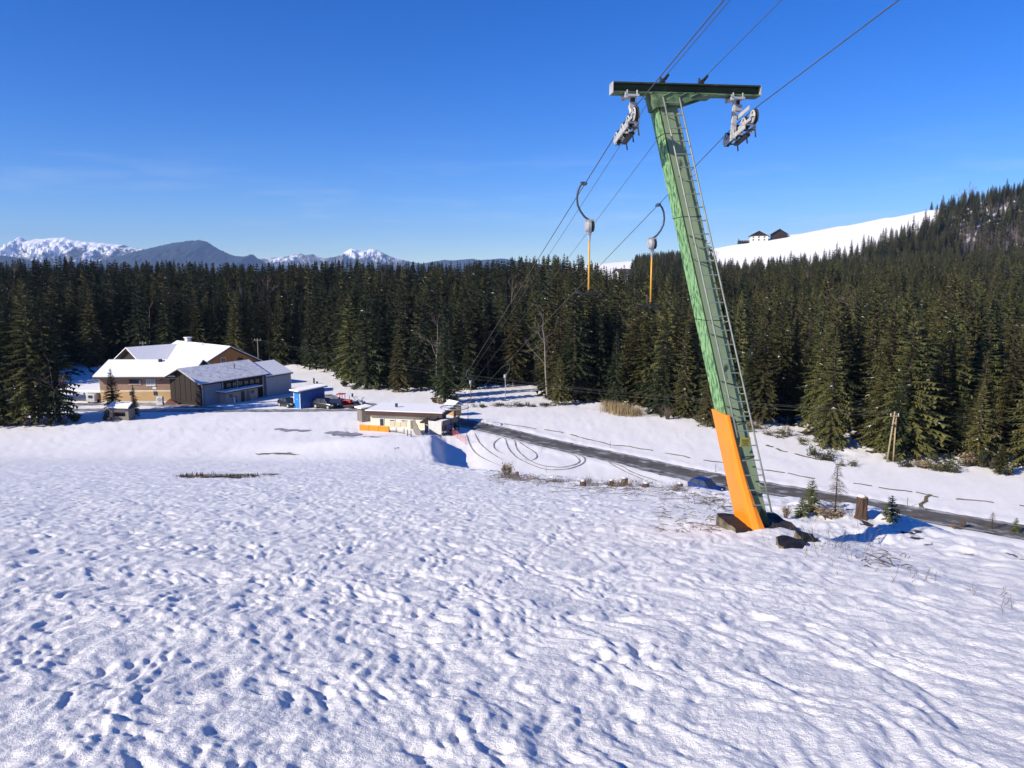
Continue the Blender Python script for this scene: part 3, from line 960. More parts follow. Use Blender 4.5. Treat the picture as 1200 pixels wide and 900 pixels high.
BUSH += [wild_mesh(21, ('twig', 'needles'), 6, 5), wild_mesh(22, ('twig', 'needles_bright'), 5, 4), wild_mesh(23, ('twig', 'dry_grass'), 5, 0), wild_mesh(24, ('twig_red', 'dry_grass'), 6, 1)]
def bush(px, py, r, h, k, label, group=None, name='shrub', cat='shrub'):
    p = gp(px, py)
    o = link(bpy.data.objects.new(name, BUSH[k]))
    o.location = (p.x, p.y, p.z)
    o.scale = (r, r, h)
    o.rotation_euler = (0, 0, (px * 7.1) % 6.28)
    return tag(o, label, cat, group)
rb = random.Random(5)
for px in range(880, 1200, 13):
    if rb.random() < .3:
        continue
    y = np.interp(px, [880, 900, 940, 960, 1000, 1100, 1200], [506, 512, 525, 535, 545, 551, 559])
    bush(px + rb.uniform(-8, 8), y + rb.uniform(-9, 0), rb.uniform(.6, 1.6), rb.uniform(.8, 2.2), rb.choice([0, 4, 4, 5, 5, 2, 3]),
         'low shrub in the undergrowth along the foot of the right forest edge', 'undergrowth shrubs along the right forest edge')
for px in list(range(646, 872, 14)):
    if rb.random() < .3:
        continue
    y = np.interp(px, [646, 700, 760, 830, 872], [472, 477, 487, 499, 505])
    bush(px + rb.uniform(-8, 8), y + rb.uniform(-7, 0), rb.uniform(.5, 1.4), rb.uniform(.6, 1.7), rb.choice([4, 5, 2, 3, 3]),
         'low shrub between the reeds and the forest edge left of the pylon', 'undergrowth shrubs left of the pylon')
for px in [562, 580, 586, 600, 606, 612, 622, 640]:
    bush(px, 476 + rb.uniform(-1, 1.5), rb.uniform(.6, 1.3), rb.uniform(.5, 1.0), rb.choice([4, 6, 7, 7]),
         'small dark shrub on the snowy bank below the far lift bars', 'shrubs on the bank below the far lift bars')
for px, py in [(404, 453), (414, 456), (440, 456), (510, 472), (516, 474), (532, 472), (88, 494), (74, 497), (55, 498), (30, 499), (12, 499), (0, 499), (310, 430), (345, 427)]:
    bush(px, py, rb.uniform(.8, 1.3), rb.uniform(.7, 1.3), rb.choice([1, 2, 3]),
         'brown shrub at the foot of the spruces on the left half of the valley', 'brown shrubs below the left spruces')
# golden reeds: nobody could count the stalks
rd_ = MB()
for k in range(1500):
    px = rb.triangular(704, 752, 728); py = rb.uniform(480, 487) + (px - 728) * .12
    p = gp(px, py) if k % 10 == 0 else p
    q = Vector((p.x + rb.uniform(-.9, .9), p.y + rb.uniform(-.9, .9), 0)); q.z = gzf(q.x, q.y) - .05
    h = rb.uniform(.7, 1.7)
    e = q + Vector((rb.uniform(-.3, .3), rb.uniform(-.3, .3), h))
    w = Vector((rb.uniform(-1, 1), rb.uniform(-1, 1), 0)).normalized() * .035
    rd_.add([q - w, q + w, e], [(0, 1, 2)])
tag(rd_.build('dry_reeds', M['dry_grass']), 'patch of golden dry reeds at the foot of the forest', 'reeds', None, 'stuff')
# ---------------------------------------------------------------- the lift pylon
M['paint_peel'] = mat('paint_peel', (0.20, 0.365, 0.155), (0.045, 0.125, 0.052), 8.0, 0.75, 0.35, 14.0, stretch=(2.4, 2.4, 0.7), contrast=(0.485, 0.545),
                      c3=(0.27, 0.42, 0.21), scale3=7.0, thr3=(0.60, 0.66), detail=6)
M['paint_green'] = mat('paint_green', (0.195, 0.255, 0.145), (0.15, 0.205, 0.115), 1.6, 0.65, 0.2, 18.0, stretch=(1, 1, 0.4),
                       c3=(0.022, 0.045, 0.026), scale3=1.9, thr3=(0.565, 0.605), detail=3)
M['paint_dark_shade'] = mat('paint_dark_shade', (0.028, 0.044, 0.022), (0.018, 0.028, 0.016), 2.2, 0.7, 0.25, 14.0, c3=(0.07, 0.11, 0.05), scale3=3.0, thr3=(0.58, 0.66))  # near-black carries the shade on the crossarm web; the weld seams share it
M['paint_mid'] = mat('paint_mid', (0.12, 0.19, 0.09), (0.05, 0.09, 0.042), 4.0, 0.7, 0.25, 14.0, contrast=(.44, .56))
M['pad_orange'] = mat('pad_orange', (0.85, 0.255, 0.012), (0.80, 0.225, 0.010), 1.5, 0.42, 0.12, 3.0, bdist=.05)
M['galv'] = mat('galv', (0.25, 0.28, 0.235), (0.17, 0.20, 0.16), 7.0, 0.5, metal=0.2)
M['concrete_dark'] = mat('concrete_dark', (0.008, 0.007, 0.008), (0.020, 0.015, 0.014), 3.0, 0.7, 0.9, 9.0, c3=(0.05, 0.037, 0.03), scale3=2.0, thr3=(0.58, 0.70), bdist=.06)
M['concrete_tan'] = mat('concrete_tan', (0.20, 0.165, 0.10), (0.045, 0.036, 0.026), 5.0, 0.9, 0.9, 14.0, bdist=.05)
M['sign_yellow'] = mat('sign_yellow', (0.32, 0.29, 0.035), (0.24, 0.21, 0.03), 12.0, 0.5)
M['pole_orange'] = mat('pole_orange', (0.72, 0.38, 0.045), (0.62, 0.31, 0.035), 4.0, 0.45)
M['hook_blue'] = mat('hook_blue', (0.030, 0.045, 0.075), (0.05, 0.06, 0.075), 8.0, 0.45)
M['spring_box'] = mat('spring_box', (0.40, 0.39, 0.39), (0.27, 0.26, 0.27), 12.0, 0.5)

A = Vector((.9937, .1122, 0)); D = Vector((-.1122, .9937, 0)); UPZ = Vector((0, 0, 1))
FOOT = gp(884, 617)
HEAD = at(774, 113, 16.15)
pyl = thing('lift_pylon', 'leaning green steel ski lift pylon with orange padding round its foot', 'lift pylon', FOOT)

def W(c, a=0.0, d=0.0, z=0.0):                # a place relative to the pylon, in its own axes
    return c + A * a + D * d + UPZ * z - FOOT

def axis_pt(t):
    return FOOT.lerp(HEAD, t)

def sect(t):
    return (.178 + .014 * t, .305 - .005 * t)      # half sizes across / along the lift line

def mast_pt(t, sa, sd, oa=0.0, od=0.0):
    ha, hd = sect(t)
    return W(axis_pt(t), sa * ha + oa, sd * hd + od)

m = MB()
NS = 10
for i in range(NS):
    t0, t1 = i / NS * .995 + .0, (i + 1) / NS * .995
    p0 = [mast_pt(t0, -1, -1), mast_pt(t0, 1, -1), mast_pt(t0, 1, 1), mast_pt(t0, -1, 1)]
    p1 = [mast_pt(t1, -1, -1), mast_pt(t1, 1, -1), mast_pt(t1, 1, 1), mast_pt(t1, -1, 1)]
    n = len(m.v)
    if i == 0:
        m.v += [tuple(p) for p in p0]
        n += 4
    m.v += [tuple(p) for p in p1]
    lo, hi = n - 4, n
    for k, mt in ((0, 1), (1, 1), (2, 1), (3, 0)):
        m.f.append((lo + k, lo + (k + 1) % 4, hi + (k + 1) % 4, hi + k)); m.m.append(mt)
m.f.append(tuple(range(len(m.v) - 4, len(m.v)))); m.m.append(1)
mast = m.build('mast', [M['paint_peel'], M['paint_green']], pyl, bevel=.012)
# weld seams and edge strips of the mast
m = MB()
for t in (.235, .46, .70, .90):
    for sa, sd, ea, ed in ((-1, -1, 1, -1), (-1, 1, -1, -1)):
        p, q = mast_pt(t, sa, sd, -.004 if ea == sa else 0, -.004 if ed == sd else 0), mast_pt(t, ea, ed, -.004 if ea == sa else 0, -.004 if ed == sd else 0)
        m.tube([p, q], .007, 4)
for sd in (-1,):
    m.tube([mast_pt(t, -1, sd, 0, 0) for t in (0, .25, .5, .75, .99)], .012, 5)
m.build('weld_seam', M['paint_dark_shade'], pyl)

# footing
def rough_block(c, sx, sy, sz, seed, n=7, amp=.05):
    rg = random.Random(seed); b = MB()
    def pt(u, v, w):
        p = A * (sx * (u - .5)) + D * (sy * (v - .5)) + UPZ * (sz * w)
        q = c + p
        k = amp
        return q + A * k * float(vnoise(q.y * 3 + 9, q.z * 3, seed)) + D * k * float(vnoise(q.x * 3, q.z * 3 + 4, seed + 1)) + UPZ * k * float(vnoise(q.x * 3.3, q.y * 3.3, seed + 2))
    g = lambda i: i / n
    def face(f, mt):
        vs = [f(g(i), g(j)) for j in range(n + 1) for i in range(n + 1)]
        b.add(vs, [(j * (n + 1) + i, j * (n + 1) + i + 1, (j + 1) * (n + 1) + i + 1, (j + 1) * (n + 1) + i) for j in range(n) for i in range(n)], mt)
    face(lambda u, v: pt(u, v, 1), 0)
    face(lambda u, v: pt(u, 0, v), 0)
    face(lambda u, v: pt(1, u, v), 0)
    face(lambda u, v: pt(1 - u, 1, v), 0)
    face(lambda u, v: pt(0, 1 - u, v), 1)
    return b
rough_block(W(FOOT, .02, .0, -.455), 1.16, 1.0, .56, 3).build('footing', [M['concrete_dark'], M['concrete_tan']], pyl)

# the orange padding round the uphill left corner, flaring at the bottom
rings = []
NP = 16
for i in range(NP + 1):
    s = i / NP
    t = .004 + s * .247
    fl = (1 - s) ** 2.2
    ha, hd = sect(t)
    th_ = .055
    wob = .010 * math.sin(s * 9.0) + .007 * math.sin(s * 23.0 + 1)
    c = axis_pt(t)
    prof = [(-ha - .006, hd + .02), (-ha - th_, hd + .02), (-ha - th_ - .006 + wob, 0.0), (-ha - th_ + wob, -hd - .03),
            (-ha - th_ * .6, -hd - .095 - .05 * fl), (-ha + .03 + .06 * fl, -hd - .10 - .10 * fl), (-ha + .045 + .17 * fl, -hd - .06 - .12 * fl),
            (-ha + .02 + .1 * fl, -hd - .02 - .03 * fl), (-ha - .006, -hd - .010)]
    rings.append([W(c, a_, d_) for a_, d_ in prof])
m = MB()
npf = len(rings[0])
vs = [p for r_ in rings for p in r_]
fs = []
for i in range(NP):
    for k in range(npf):
        a_, b_ = i * npf + k, i * npf + (k + 1) % npf
        fs.append((a_, b_, b_ + npf, a_ + npf))
fs.append(tuple(range(npf - 1, -1, -1))); fs.append(tuple(NP * npf + k for k in range(npf)))
m.add(vs, fs)
pad = m.build('padding', M['pad_orange'], pyl, bevel=.018)
m = MB()
for t in (.08, .16, .235):
    m.tube([mast_pt(t, -1, -1, .10, -.06), mast_pt(t, 1, -1, .0, -.012), mast_pt(t, 1, -1, .01, .05)], .010, 5)
m.build('strap', M['black'], pyl)

# ladder: rails, rungs, brackets
LAD_O = .17
def lad(t, sa):
    return W(axis_pt(t), sa * .165 + .045, -sect(t)[1] - LAD_O)
ladder = bpy.data.objects.new('ladder', None); link(ladder, pyl)
for sa in (-1, 1):
    t_lo, t_hi = (.205, .985) if sa < 0 else (.045, .985)
    MB().tube([lad(t_lo + (t_hi - t_lo) * k / 8, sa) for k in range(9)], .017, 6).build('rail', M['galv'], ladder, smooth=True)
nr = 30
rung_me = None
for k in range(nr):
    t = .062 + k * (.91 / (nr - 1))
    p, q = lad(t, -1), lad(t, 1)
    if rung_me is None:
        rung_me = MB().tube([(-.172, 0, 0), (.176, 0, 0)], .0125, 6).mesh('rung', M['galv'])
    o = link(bpy.data.objects.new('rung', rung_me), ladder)
    o.location = (p + q) / 2
    o.rotation_euler = (0, 0, math.atan2(A.y, A.x))
for t in (.10, .26, .30, .46, .60, .64, .80, .95):
    for sa in (-1, 1):
        b = MB()
        pr = lad(t, sa)
        pm = W(axis_pt(t), sa * .165 + (.045 if sa < 0 else -.01), -sect(t)[1] + .01)
        b.tube([pr, pr.lerp(pm, .5) + Vector((0, 0, -.03)), pm], .011, 5)
        b.build('bracket', M['galv'], ladder)
# rope guard loops on the front (the two slanting bars seen across the face)
for t in (.27, .325, .43, .60, .655):
    m = MB(); m.tube([mast_pt(t, -.9, -1, 0, -.03), mast_pt(t - .012, 1, -1, 0, -.03)], .008, 4)
    m.build('face_strap', M['black'], pyl)
# yellow plate between the rails
m = MB()
tp = .195
c = lad(tp, -1).lerp(lad(tp, 1), .35) + D * -.02
m.box(c, (.20, .012, .17), 0, math.atan2(A.y, A.x))
pl = m.build('plate', M['sign_yellow'], pyl, bevel=.004)
m = MB()
for k, (w_, z_) in enumerate(((.13, .045), (.15, .01), (.11, -.025), (.14, -.055))):
    m.box(c + Vector((0, -.0085, z_)), (w_, .004, .012), 0, math.atan2(A.y, A.x))
m.build('lettering', M['black'], pl)

# crossarm: an I-beam with capped ends and a tapering gusset
XC = at(803, 106, 16.0)
XL, XR = -1.515, 1.525
ROTZ = math.atan2(A.y, A.x)
m = MB()
def xbox(a0, a1, d0, d1, z0, z1, mt=0, mb=None):
    b = mb or m
    b.hexa([W(XC, a_, d_, z_) for z_ in (z0, z1) for a_, d_ in ((a0, d0), (a1, d0), (a1, d1), (a0, d1))], mt)
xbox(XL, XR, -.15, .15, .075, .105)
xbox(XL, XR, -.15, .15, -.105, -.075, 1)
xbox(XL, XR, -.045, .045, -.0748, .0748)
m.build('crossarm', [M['paint_dark_shade'], M['paint_mid']], pyl, bevel=.006)  # shade tone on web and top flange, lit lighter green on the lower flange
for a0, a1 in ((XL - .012, XL - .001), (XR + .001, XR + .012)):
    m = MB(); xbox(a0, a1, -.152, .152, -.107, .107); m.build('end_cap', M['steel_light'], pyl)
hx = (HEAD - XC).dot(A)
m = MB()
for d0, d1 in ((-.30, -.27), (.27, .30)):
    poly = [W(XC, a_, d0, z_) for a_, z_ in ((hx - .30, -.107), (hx - .21, -.40), (hx + .21, -.36), (hx + .95, -.107))]
    m.poly_prism(poly, Vector((0, 0, 0)), D * (d1 - d0))
m.hexa([W(XC, a_, d_, z_) for z_ in (-.130, -.108) for a_, d_ in ((hx - .32, -.31), (hx + 1.0, -.31), (hx + 1.0, .31), (hx - .32, .31))])
m.hexa([W(XC, a_, d_, z_) for a_, d_, z_ in ((hx - .225, -.268, -.40), (hx - .20, -.268, -.40), (hx - .20, .268, -.40), (hx - .225, .268, -.40), (hx - .30, -.268, -.131), (hx - .275, -.268, -.131), (hx - .275, .268, -.131), (hx - .30, .268, -.131))])
for s in (-.12, .20, .45):
    m.tube([W(XC, hx + s, -.315, -.2), W(XC, hx + s + .18, -.315, -.115)], .016, 5)
m.build('gusset', M['paint_mid'], pyl, bevel=.006)
# small wire holders on top
INS = []
for px in (775, 822):
    q = at(px, 98, 16.0)
    a_ = (q - XC).dot(A)
    m = MB()
    m.box(W(XC, a_, -.05, .15), (.07, .10, .09), 0, ROTZ)
    m.box(W(XC, a_ - .05, -.05, .125), (.05, .14, .04), 0, ROTZ)
    m.tube([W(XC, a_ + .03, -.08, .18), W(XC, a_ + .06, -.2, .245)], .028, 8)
    m.tube([W(XC, a_ - .03, .02, .17), W(XC, a_ - .03, .02, .25)], .022, 8)
    m.build('wire_clamp', M['black'], pyl, bevel=.004)
    INS.append(XC + A * a_ + D * -.1 + UPZ * .20)

# sheave assemblies
PL, PR = at(734.5, 137, 15.65), at(868, 139.5, 16.1)
VD = Vector((-.1316, .9749, -.2449)).normalized()         # rope leaving downhill
VU = Vector((.1057, -.9957, .1024)).normalized()          # rope leaving uphill
def rope_at(P, s):
    """point of the rope s metres along it, with a soft bend over the wheels"""
    return P + (VD * s if s > 0 else VU * -s) - UPZ * (.03 * max(0, 1 - abs(s) / .8))
def sheaves(P, side, arm):
    sa = bpy.data.objects.new('sheave_assembly', None); link(sa, pyl)
    pos = [-.66, -.22, .22, .66]
    rw = .140
    beam = MB()
    for off in (-.075, .075):
        pts = []
        for s in (-.80, .80):
            q = rope_at(P, s) - UPZ * (rw + .03)
            pts.append(q)
        u = (pts[1] - pts[0]).normalized()
        nrm = u.cross(A).normalized()
        if nrm.z < 0:
            nrm = -nrm
        for s0, s1 in ((-.80, -.08), (.08, .80)):
            a0, a1 = rope_at(P, s0 * .85) - UPZ * (rw + .05), rope_at(P, s1 * .85 if s1 > 0 else s1) - UPZ * (rw + .05)
            h = .032
            beam.hexa([x - FOOT for x in (a0 - nrm * h + A * (off - .011), a0 - nrm * h + A * (off + .011), a1 - nrm * h + A * (off + .011), a1 - nrm * h + A * (off - .011),
                                          a0 + nrm * h + A * (off - .011), a0 + nrm * h + A * (off + .011), a1 + nrm * h + A * (off + .011), a1 + nrm * h + A * (off - .011))])
        a0, a1 = rope_at(P, -.5) - UPZ * (rw + .14), rope_at(P, .5) - UPZ * (rw + .14)
        h = .045
        o2 = off * 1.45
        beam.hexa([x - FOOT for x in (a0 - nrm * h + A * (o2 - .012), a0 - nrm * h + A * (o2 + .012), a1 - nrm * h + A * (o2 + .012), a1 - nrm * h + A * (o2 - .012),
                                      a0 + nrm * h + A * (o2 - .012), a0 + nrm * h + A * (o2 + .012), a1 + nrm * h + A * (o2 + .012), a1 + nrm * h + A * (o2 - .012))])
    for s in (-.44, 0, .44):
        q = rope_at(P, s) - UPZ * (rw + (.14 if s == 0 else .07))
        beam.tube([q - A * .13 - FOOT, q + A * .13 - FOOT], .028, 10)
    beam.build('beam', M['steel_light'], sa, bevel=.004)
    for s in pos:
        q = rope_at(P, s) - UPZ * rw - FOOT
        q = q - A * .03 * 0
        w = MB()
        w.tube([q - A * .034, q - A * .022, q - A * .008, q + A * .008, q + A * .022, q + A * .034], [rw + .004, rw + .004, rw - .02, rw - .02, rw + .004, rw + .004], 24, 1)
        for sg in (-1, 1):
            w.tube([q + A * sg * .0345, q + A * sg * .044], [rw * .92, rw * .86], 20, 0)
            w.tube([q + A * sg * .0445, q + A * sg * .075], .032, 10, 0)
            for k in range(4):
                an = k * math.pi / 2 + .4
                e = VD * math.cos(an) + UPZ * math.sin(an)
                w.tube([q + A * sg * .046 + e * .045, q + A * sg * .046 + e * .085], .014, 5, 2)
        w.build('wheel', [M['steel_light'], M['rubber'], M['black']], sa, smooth=False)
    hang = MB()
    piv = rope_at(P, 0) - UPZ * (rw + .14)
    topz = XC.z - .10
    ta = (P - XC).dot(A)
    tc_ = XC + A * ta
    aoff = side * .15
    pts = [piv + A * aoff * 1.0, piv + A * aoff * 1.15 + UPZ * .16]
    tcx = Vector((tc_.x, tc_.y, topz)) + A * aoff * .8
    hang.tube([p - FOOT for p in [piv, piv + A * aoff, piv + A * aoff + UPZ * .10]], .036, 8)
    if arm:
        hw = .045
        q0, q1 = piv + A * aoff - UPZ * .08, tcx - UPZ * .06
        hang.hexa([x - FOOT for x in [q0 + A * -hw * 1.2 + D * -.03, q0 + A * hw * 1.2 + D * -.03, q0 + A * hw * 1.2 + D * .03, q0 + A * -hw * 1.2 + D * .03,
                                      q1 + A * -hw + D * -.03, q1 + A * hw + D * -.03, q1 + A * hw + D * .03, q1 + A * -hw + D * .03]])
    else:
        hang.tube([p - FOOT for p in [piv + A * aoff + UPZ * .08, tcx - UPZ * .22]], .04, 8)
    hang.box(tcx - UPZ * .05 - FOOT, (.28, .34, .045), 0, ROTZ)
    hang.box(tcx - UPZ * .22 + A * .05 - FOOT, (.15, .14, .12), 1, ROTZ)
    hang.tube([tcx - UPZ * .07 + A * .05 - FOOT, tcx - UPZ * .16 + A * .05 - FOOT], .05, 8, 2)
    for dd in (-.14, .14):
        hang.tube([tcx + A * .10 + D * dd - UPZ * .10 - FOOT, tcx + A * .10 + D * dd + UPZ * .05 - FOOT], .018, 6)
        hang.tube([tcx - A * .10 + D * dd - UPZ * .10 - FOOT, tcx - A * .10 + D * dd + UPZ * .05 - FOOT], .018, 6)
        hang.hexa([tcx - FOOT + A * a_ + D * (dd + e_) - UPZ * z_ for z_ in (.10, -.01) for a_, e_ in ((-.15, -.03), (-.09, -.03), (-.09, .03), (-.15, .03))])
    hang.build('hanger', [M['steel_light'], M['spring_box'], M['black']], sa, bevel=.004)
    # rope catcher under the wheels and guide plates
    cat = MB()
    a0, a1 = rope_at(P, -.35) - UPZ * (rw + .24), rope_at(P, .25) - UPZ * (rw + .24)
    cat.hexa([x - FOOT for x in (a0 - A * .02 - UPZ * .03, a0 + A * .07 - UPZ * .03, a1 + A * .07 - UPZ * .03, a1 - A * .02 - UPZ * .03,
                                 a0 - A * .02 + UPZ * .02, a0 + A * .07 + UPZ * .02, a1 + A * .07 + UPZ * .02, a1 - A * .02 + UPZ * .02)])
    for s in (-.5, -.1, .35):
        q = rope_at(P, s) - UPZ * (rw + .2)
        cat.tube([q - A * .1 - FOOT, q + A * .1 - FOOT, q + A * .12 - UPZ * .14 - FOOT], .016, 5)
    cat.build('rope_catcher', M['black'], sa)
    gd = MB()
    q0, q1 = rope_at(P, -.55), rope_at(P, .05)
    gd.hexa([x - FOOT for x in (q0 - A * .06 + UPZ * .03, q0 - A * .045 + UPZ * .03, q1 - A * .045 + UPZ * .03, q1 - A * .06 + UPZ * .03,
                                q0 - A * .06 + UPZ * .11, q0 - A * .045 + UPZ * .11, q1 - A * .045 + UPZ * .11, q1 - A * .06 + UPZ * .11)])
    if arm:
        gd.build('guide_plate', M['steel_light'], sa)
sheaves(PL, 1, False)
sheaves(PR, -1, True)

# ---------------------------------------------------------------- ropes and wires of the lift
def sagged(p, q, sag, n=40):
    return [p.lerp(q, k / n) - UPZ * sag * 4 * (k / n) * (1 - k / n) for k in range(n + 1)]
STA_L, STA_R = PL + VD * ((95 - PL.y) / VD.y), PR + VD * ((98 - PR.y) / VD.y)
for P, E, lab in ((PL, STA_L, 'left hauling rope of the ski lift, carrying the left hanging bars'), (PR, STA_R, 'right hauling rope of the ski lift, carrying the right hanging bars')):
    up = P + VU * 75
    pts = [up.lerp(rope_at(P, -.85), k / 6) for k in range(6)] + [rope_at(P, s) for s in (-.85, -.66, -.44, -.22, 0, .22, .44, .66, .85)]
    pts += sagged(rope_at(P, .85), E, .0, 20)[1:]
    tag(MB().tube(pts, .0105, 6).build('hauling_rope', M['rope'], smooth=True), lab, 'rope', 'ropes of the ski lift')
for P, lab in ((INS[0], 'thin left signal wire running over the top of the pylon crossarm'), (INS[1], 'thin right signal wire running over the top of the pylon crossarm')):
    E = P + VD * ((96 - P.y) / VD.y)
    pts = [P + VU * 75, P + VU * 30, P + VU * .2, P] + sagged(P, E, .15, 16)[1:]
    tag(MB().tube(pts, .0065, 5).build('signal_wire', M['rope'], smooth=True), lab, 'wire', 'signal wires of the ski lift')

# ---------------------------------------------------------------- hanging tow bars
def rope_on(P, Y):
    return P + VD * ((Y - P.y) / VD.y)
def tow_bar(P, Y, side, label, drop=2.62, stick='pole_orange', swing=0.0):
    g = rope_on(P, Y)
    t = thing('tow_bar', label, 'T-bar', g, ROTZ + swing, 'tow bars hanging on the lift ropes')
    s = side
    k = drop / 2.62
    b = MB()
    b.box((0, 0, 0), (.06, .20, .07)); b.box((-.045 * s, .05, .035), (.10, .12, .045)); b.tube([(0, -.17, .0), (0, .17, 0)], .028, 6)
    b.build('grip', M['hook_blue'], t, bevel=.006)
    cv = [(0, 0, -.02), (-.05, 0, .02), (-.12, 0, -.05), (-.175, 0, -.18), (-.195, 0, -.34), (-.175, 0, -.50), (-.10, 0, -.65), (0, 0, -.775), (.10, 0, -.84), (.15, 0, -.86)]
    cv = [(x * s if s > 0 else x * s, y, z * k) for x, y, z in cv]
    # the arm bows outward, then comes back under the rope
    MB().tube(cv, .026, 8).build('hook_arm', M['hook_blue'], t, smooth=True)
    bx = .13 * s
    b = MB()
    b.tube([(bx - .040, 0, -1.0 * k), (bx + .030, 0, -1.0 * k)], .150, 20, 1)
    b.tube([(bx - .105, 0, -1.0 * k), (bx - .041, 0, -1.0 * k)], [.12, .155], 18, 0)
    b.tube([(bx + .055, 0, -1.0 * k), (bx + .105, 0, -1.0 * k)], [.145, .13], 18, 2)
    b.box((bx, 0, -.86 * k), (.22, .10, .05), 1)
    b.box((bx, 0, -1.15 * k), (.10, .10, .10), 1)
    b.tube([(bx, 0, -1.18 * k), (bx, 0, -1.36 * k)], [.04, .028], 8, 1)
    b.build('spring_box', [M['spring_box'], M['steel'], M['rubber']], t, bevel=.008)
    MB().tube([(bx, 0, -1.34 * k), (bx, 0, -2.58 * k)], .024, 8).build('pole', M[stick], t, smooth=True)
    b = MB()
    b.tube([(bx - .34, 0, -2.58 * k), (bx - .18, 0, -2.625 * k), (bx, 0, -2.62 * k), (bx + .18, 0, -2.625 * k), (bx + .34, 0, -2.58 * k)], [.018, .026, .03, .026, .018], 8)
    b.tube([(bx, 0, -2.53 * k), (bx, 0, -2.62 * k)], [.028, .04], 8)
    b.build('crossbar', M['black'], t, smooth=True)
    return t
tow_bar(PL, 19.2, 1, 'nearest left hanging tow bar with yellow pole and dark curved hook against the sky', 2.68)
tow_bar(PR, 21.2, -1, 'right hanging tow bar with yellow pole and dark curved hook beside the pylon mast', 2.72)
M['pole_brown'] = mat('pole_brown', (0.22, 0.13, 0.06), (0.16, 0.095, 0.045), 4.0, 0.7)
tow_bar(PL, 56.5, 1, 'far left tow bar with brown pole hanging before the forest edge', 2.5, 'pole_brown')
tow_bar(PR, 53.2, -1, 'far right tow bar with grey pole hanging before the forest edge', 2.75, 'spring_box')
# ---------------------------------------------------------------- buildings
M['wood_yellow'] = mat('wood_yellow', (0.56, 0.37, 0.18), (0.48, 0.31, 0.145), 2.0, 0.7, 0.15, 8.0, stretch=(.4, .4, 3.0))
M['wood_brown'] = mat('wood_brown', (0.32, 0.205, 0.145), (0.26, 0.165, 0.115), 2.0, 0.75, 0.15, 8.0, stretch=(.4, .4, 3.0))
M['wood_dark'] = mat('wood_dark', (0.026, 0.017, 0.012), (0.018, 0.012, 0.010), 2.0, 0.8, 0.2, 8.0, stretch=(3, 3, .4))
M['wood_orange'] = mat('wood_orange', (0.42, 0.20, 0.062), (0.32, 0.145, 0.045), 2.0, 0.7, 0.15, 8.0, stretch=(3, 3, .4))
M['wood_tan'] = mat('wood_tan', (0.42, 0.26, 0.12), (0.33, 0.195, 0.09), 3.0, 0.75, stretch=(3, 3, .5))
M['wood_grey'] = mat('wood_grey', (0.23, 0.205, 0.18), (0.165, 0.145, 0.125), 3.0, 0.85, 0.2, 10.0, stretch=(3, 3, .4))
M['plaster_white'] = mat('plaster_white', (0.66, 0.64, 0.60), (0.58, 0.56, 0.52), 2.0, 0.85)
M['plaster_cream'] = mat('plaster_cream', (0.76, 0.70, 0.54), (0.69, 0.63, 0.48), 1.6, 0.85, 0.1, 12.0)
M['plaster_grey'] = mat('plaster_grey', (0.44, 0.37, 0.31), (0.36, 0.30, 0.25), 2.0, 0.85)
M['sheet_grey'] = mat('sheet_grey', (0.36, 0.38, 0.40), (0.30, 0.32, 0.34), 3.0, 0.5)
M['door_slate'] = mat('door_slate', (0.25, 0.275, 0.31), (0.21, 0.235, 0.27), 2.0, 0.5)
M['fascia'] = mat('fascia', (0.075, 0.040, 0.030), (0.10, 0.056, 0.042), 2.0, 0.7)
M['glass'] = mat('glass', (0.035, 0.045, 0.055), (0.055, 0.065, 0.08), 1.5, 0.12, spec=0.6)
M['glass_pale'] = mat('glass_pale', (0.33, 0.38, 0.43), (0.40, 0.44, 0.48), 1.5, 0.3)
M['frame_white'] = mat('frame_white', (0.70, 0.69, 0.66), (0.63, 0.62, 0.6), 4.0, 0.6)
M['frame_dark'] = mat('frame_dark', (0.045, 0.035, 0.028), (0.06, 0.045, 0.035), 4.0, 0.6)
M['shutter'] = mat('shutter', (0.60, 0.55, 0.40), (0.54, 0.49, 0.36), 3.0, 0.7)
M['tile_dark'] = mat('tile_dark', (0.055, 0.05, 0.05), (0.09, 0.08, 0.078), 3.0, 0.8, 0.3, 10.0)
M['blue_lit_end'] = mat('blue_lit_end', (0.022, 0.20, 0.62), (0.018, 0.17, 0.54), 2.0, 0.5)  # lighter copy of the shed blue: sunlight on its end put into the colour
M['blue_shaded'] = mat('blue_shaded', (0.022, 0.085, 0.30), (0.018, 0.07, 0.25), 2.0, 0.5)  # darker copy of the shed blue, with the long side's shade in it
M['red_paint'] = mat('red_paint', (0.48, 0.035, 0.028), (0.36, 0.028, 0.022), 3.0, 0.45)
M['car_blue'] = mat('car_blue', (0.012, 0.035, 0.19), (0.010, 0.028, 0.155), 2.0, 0.25, spec=0.6)
M['car_black'] = mat('car_black', (0.012, 0.013, 0.016), (0.018, 0.019, 0.022), 2.0, 0.25, spec=0.6)
M['car_white'] = mat('car_white', (0.68, 0.69, 0.70), (0.60, 0.61, 0.62), 2.0, 0.35)
M['trailer_blue'] = mat('trailer_blue', (0.025, 0.04, 0.09), (0.02, 0.03, 0.07), 2.0, 0.5)
M['lamp'] = mat('lamp', (0.75, 0.75, 0.72), rough=0.2)
M['lamp_red'] = mat('lamp_red', (0.45, 0.02, 0.015), rough=0.25)
M['tarp_red'] = mat('tarp_red', (0.20, 0.075, 0.06), (0.15, 0.055, 0.045), 3.0, 0.7, 0.3, 5.0)
M['tarp_green'] = mat('tarp_green', (0.38, 0.40, 0.33), (0.27, 0.30, 0.24), 2.0, 0.6, 0.4, 4.0)
M['net_red'] = mat('net_red', (0.62, 0.13, 0.09), (0.52, 0.10, 0.07), 3.0, 0.7)
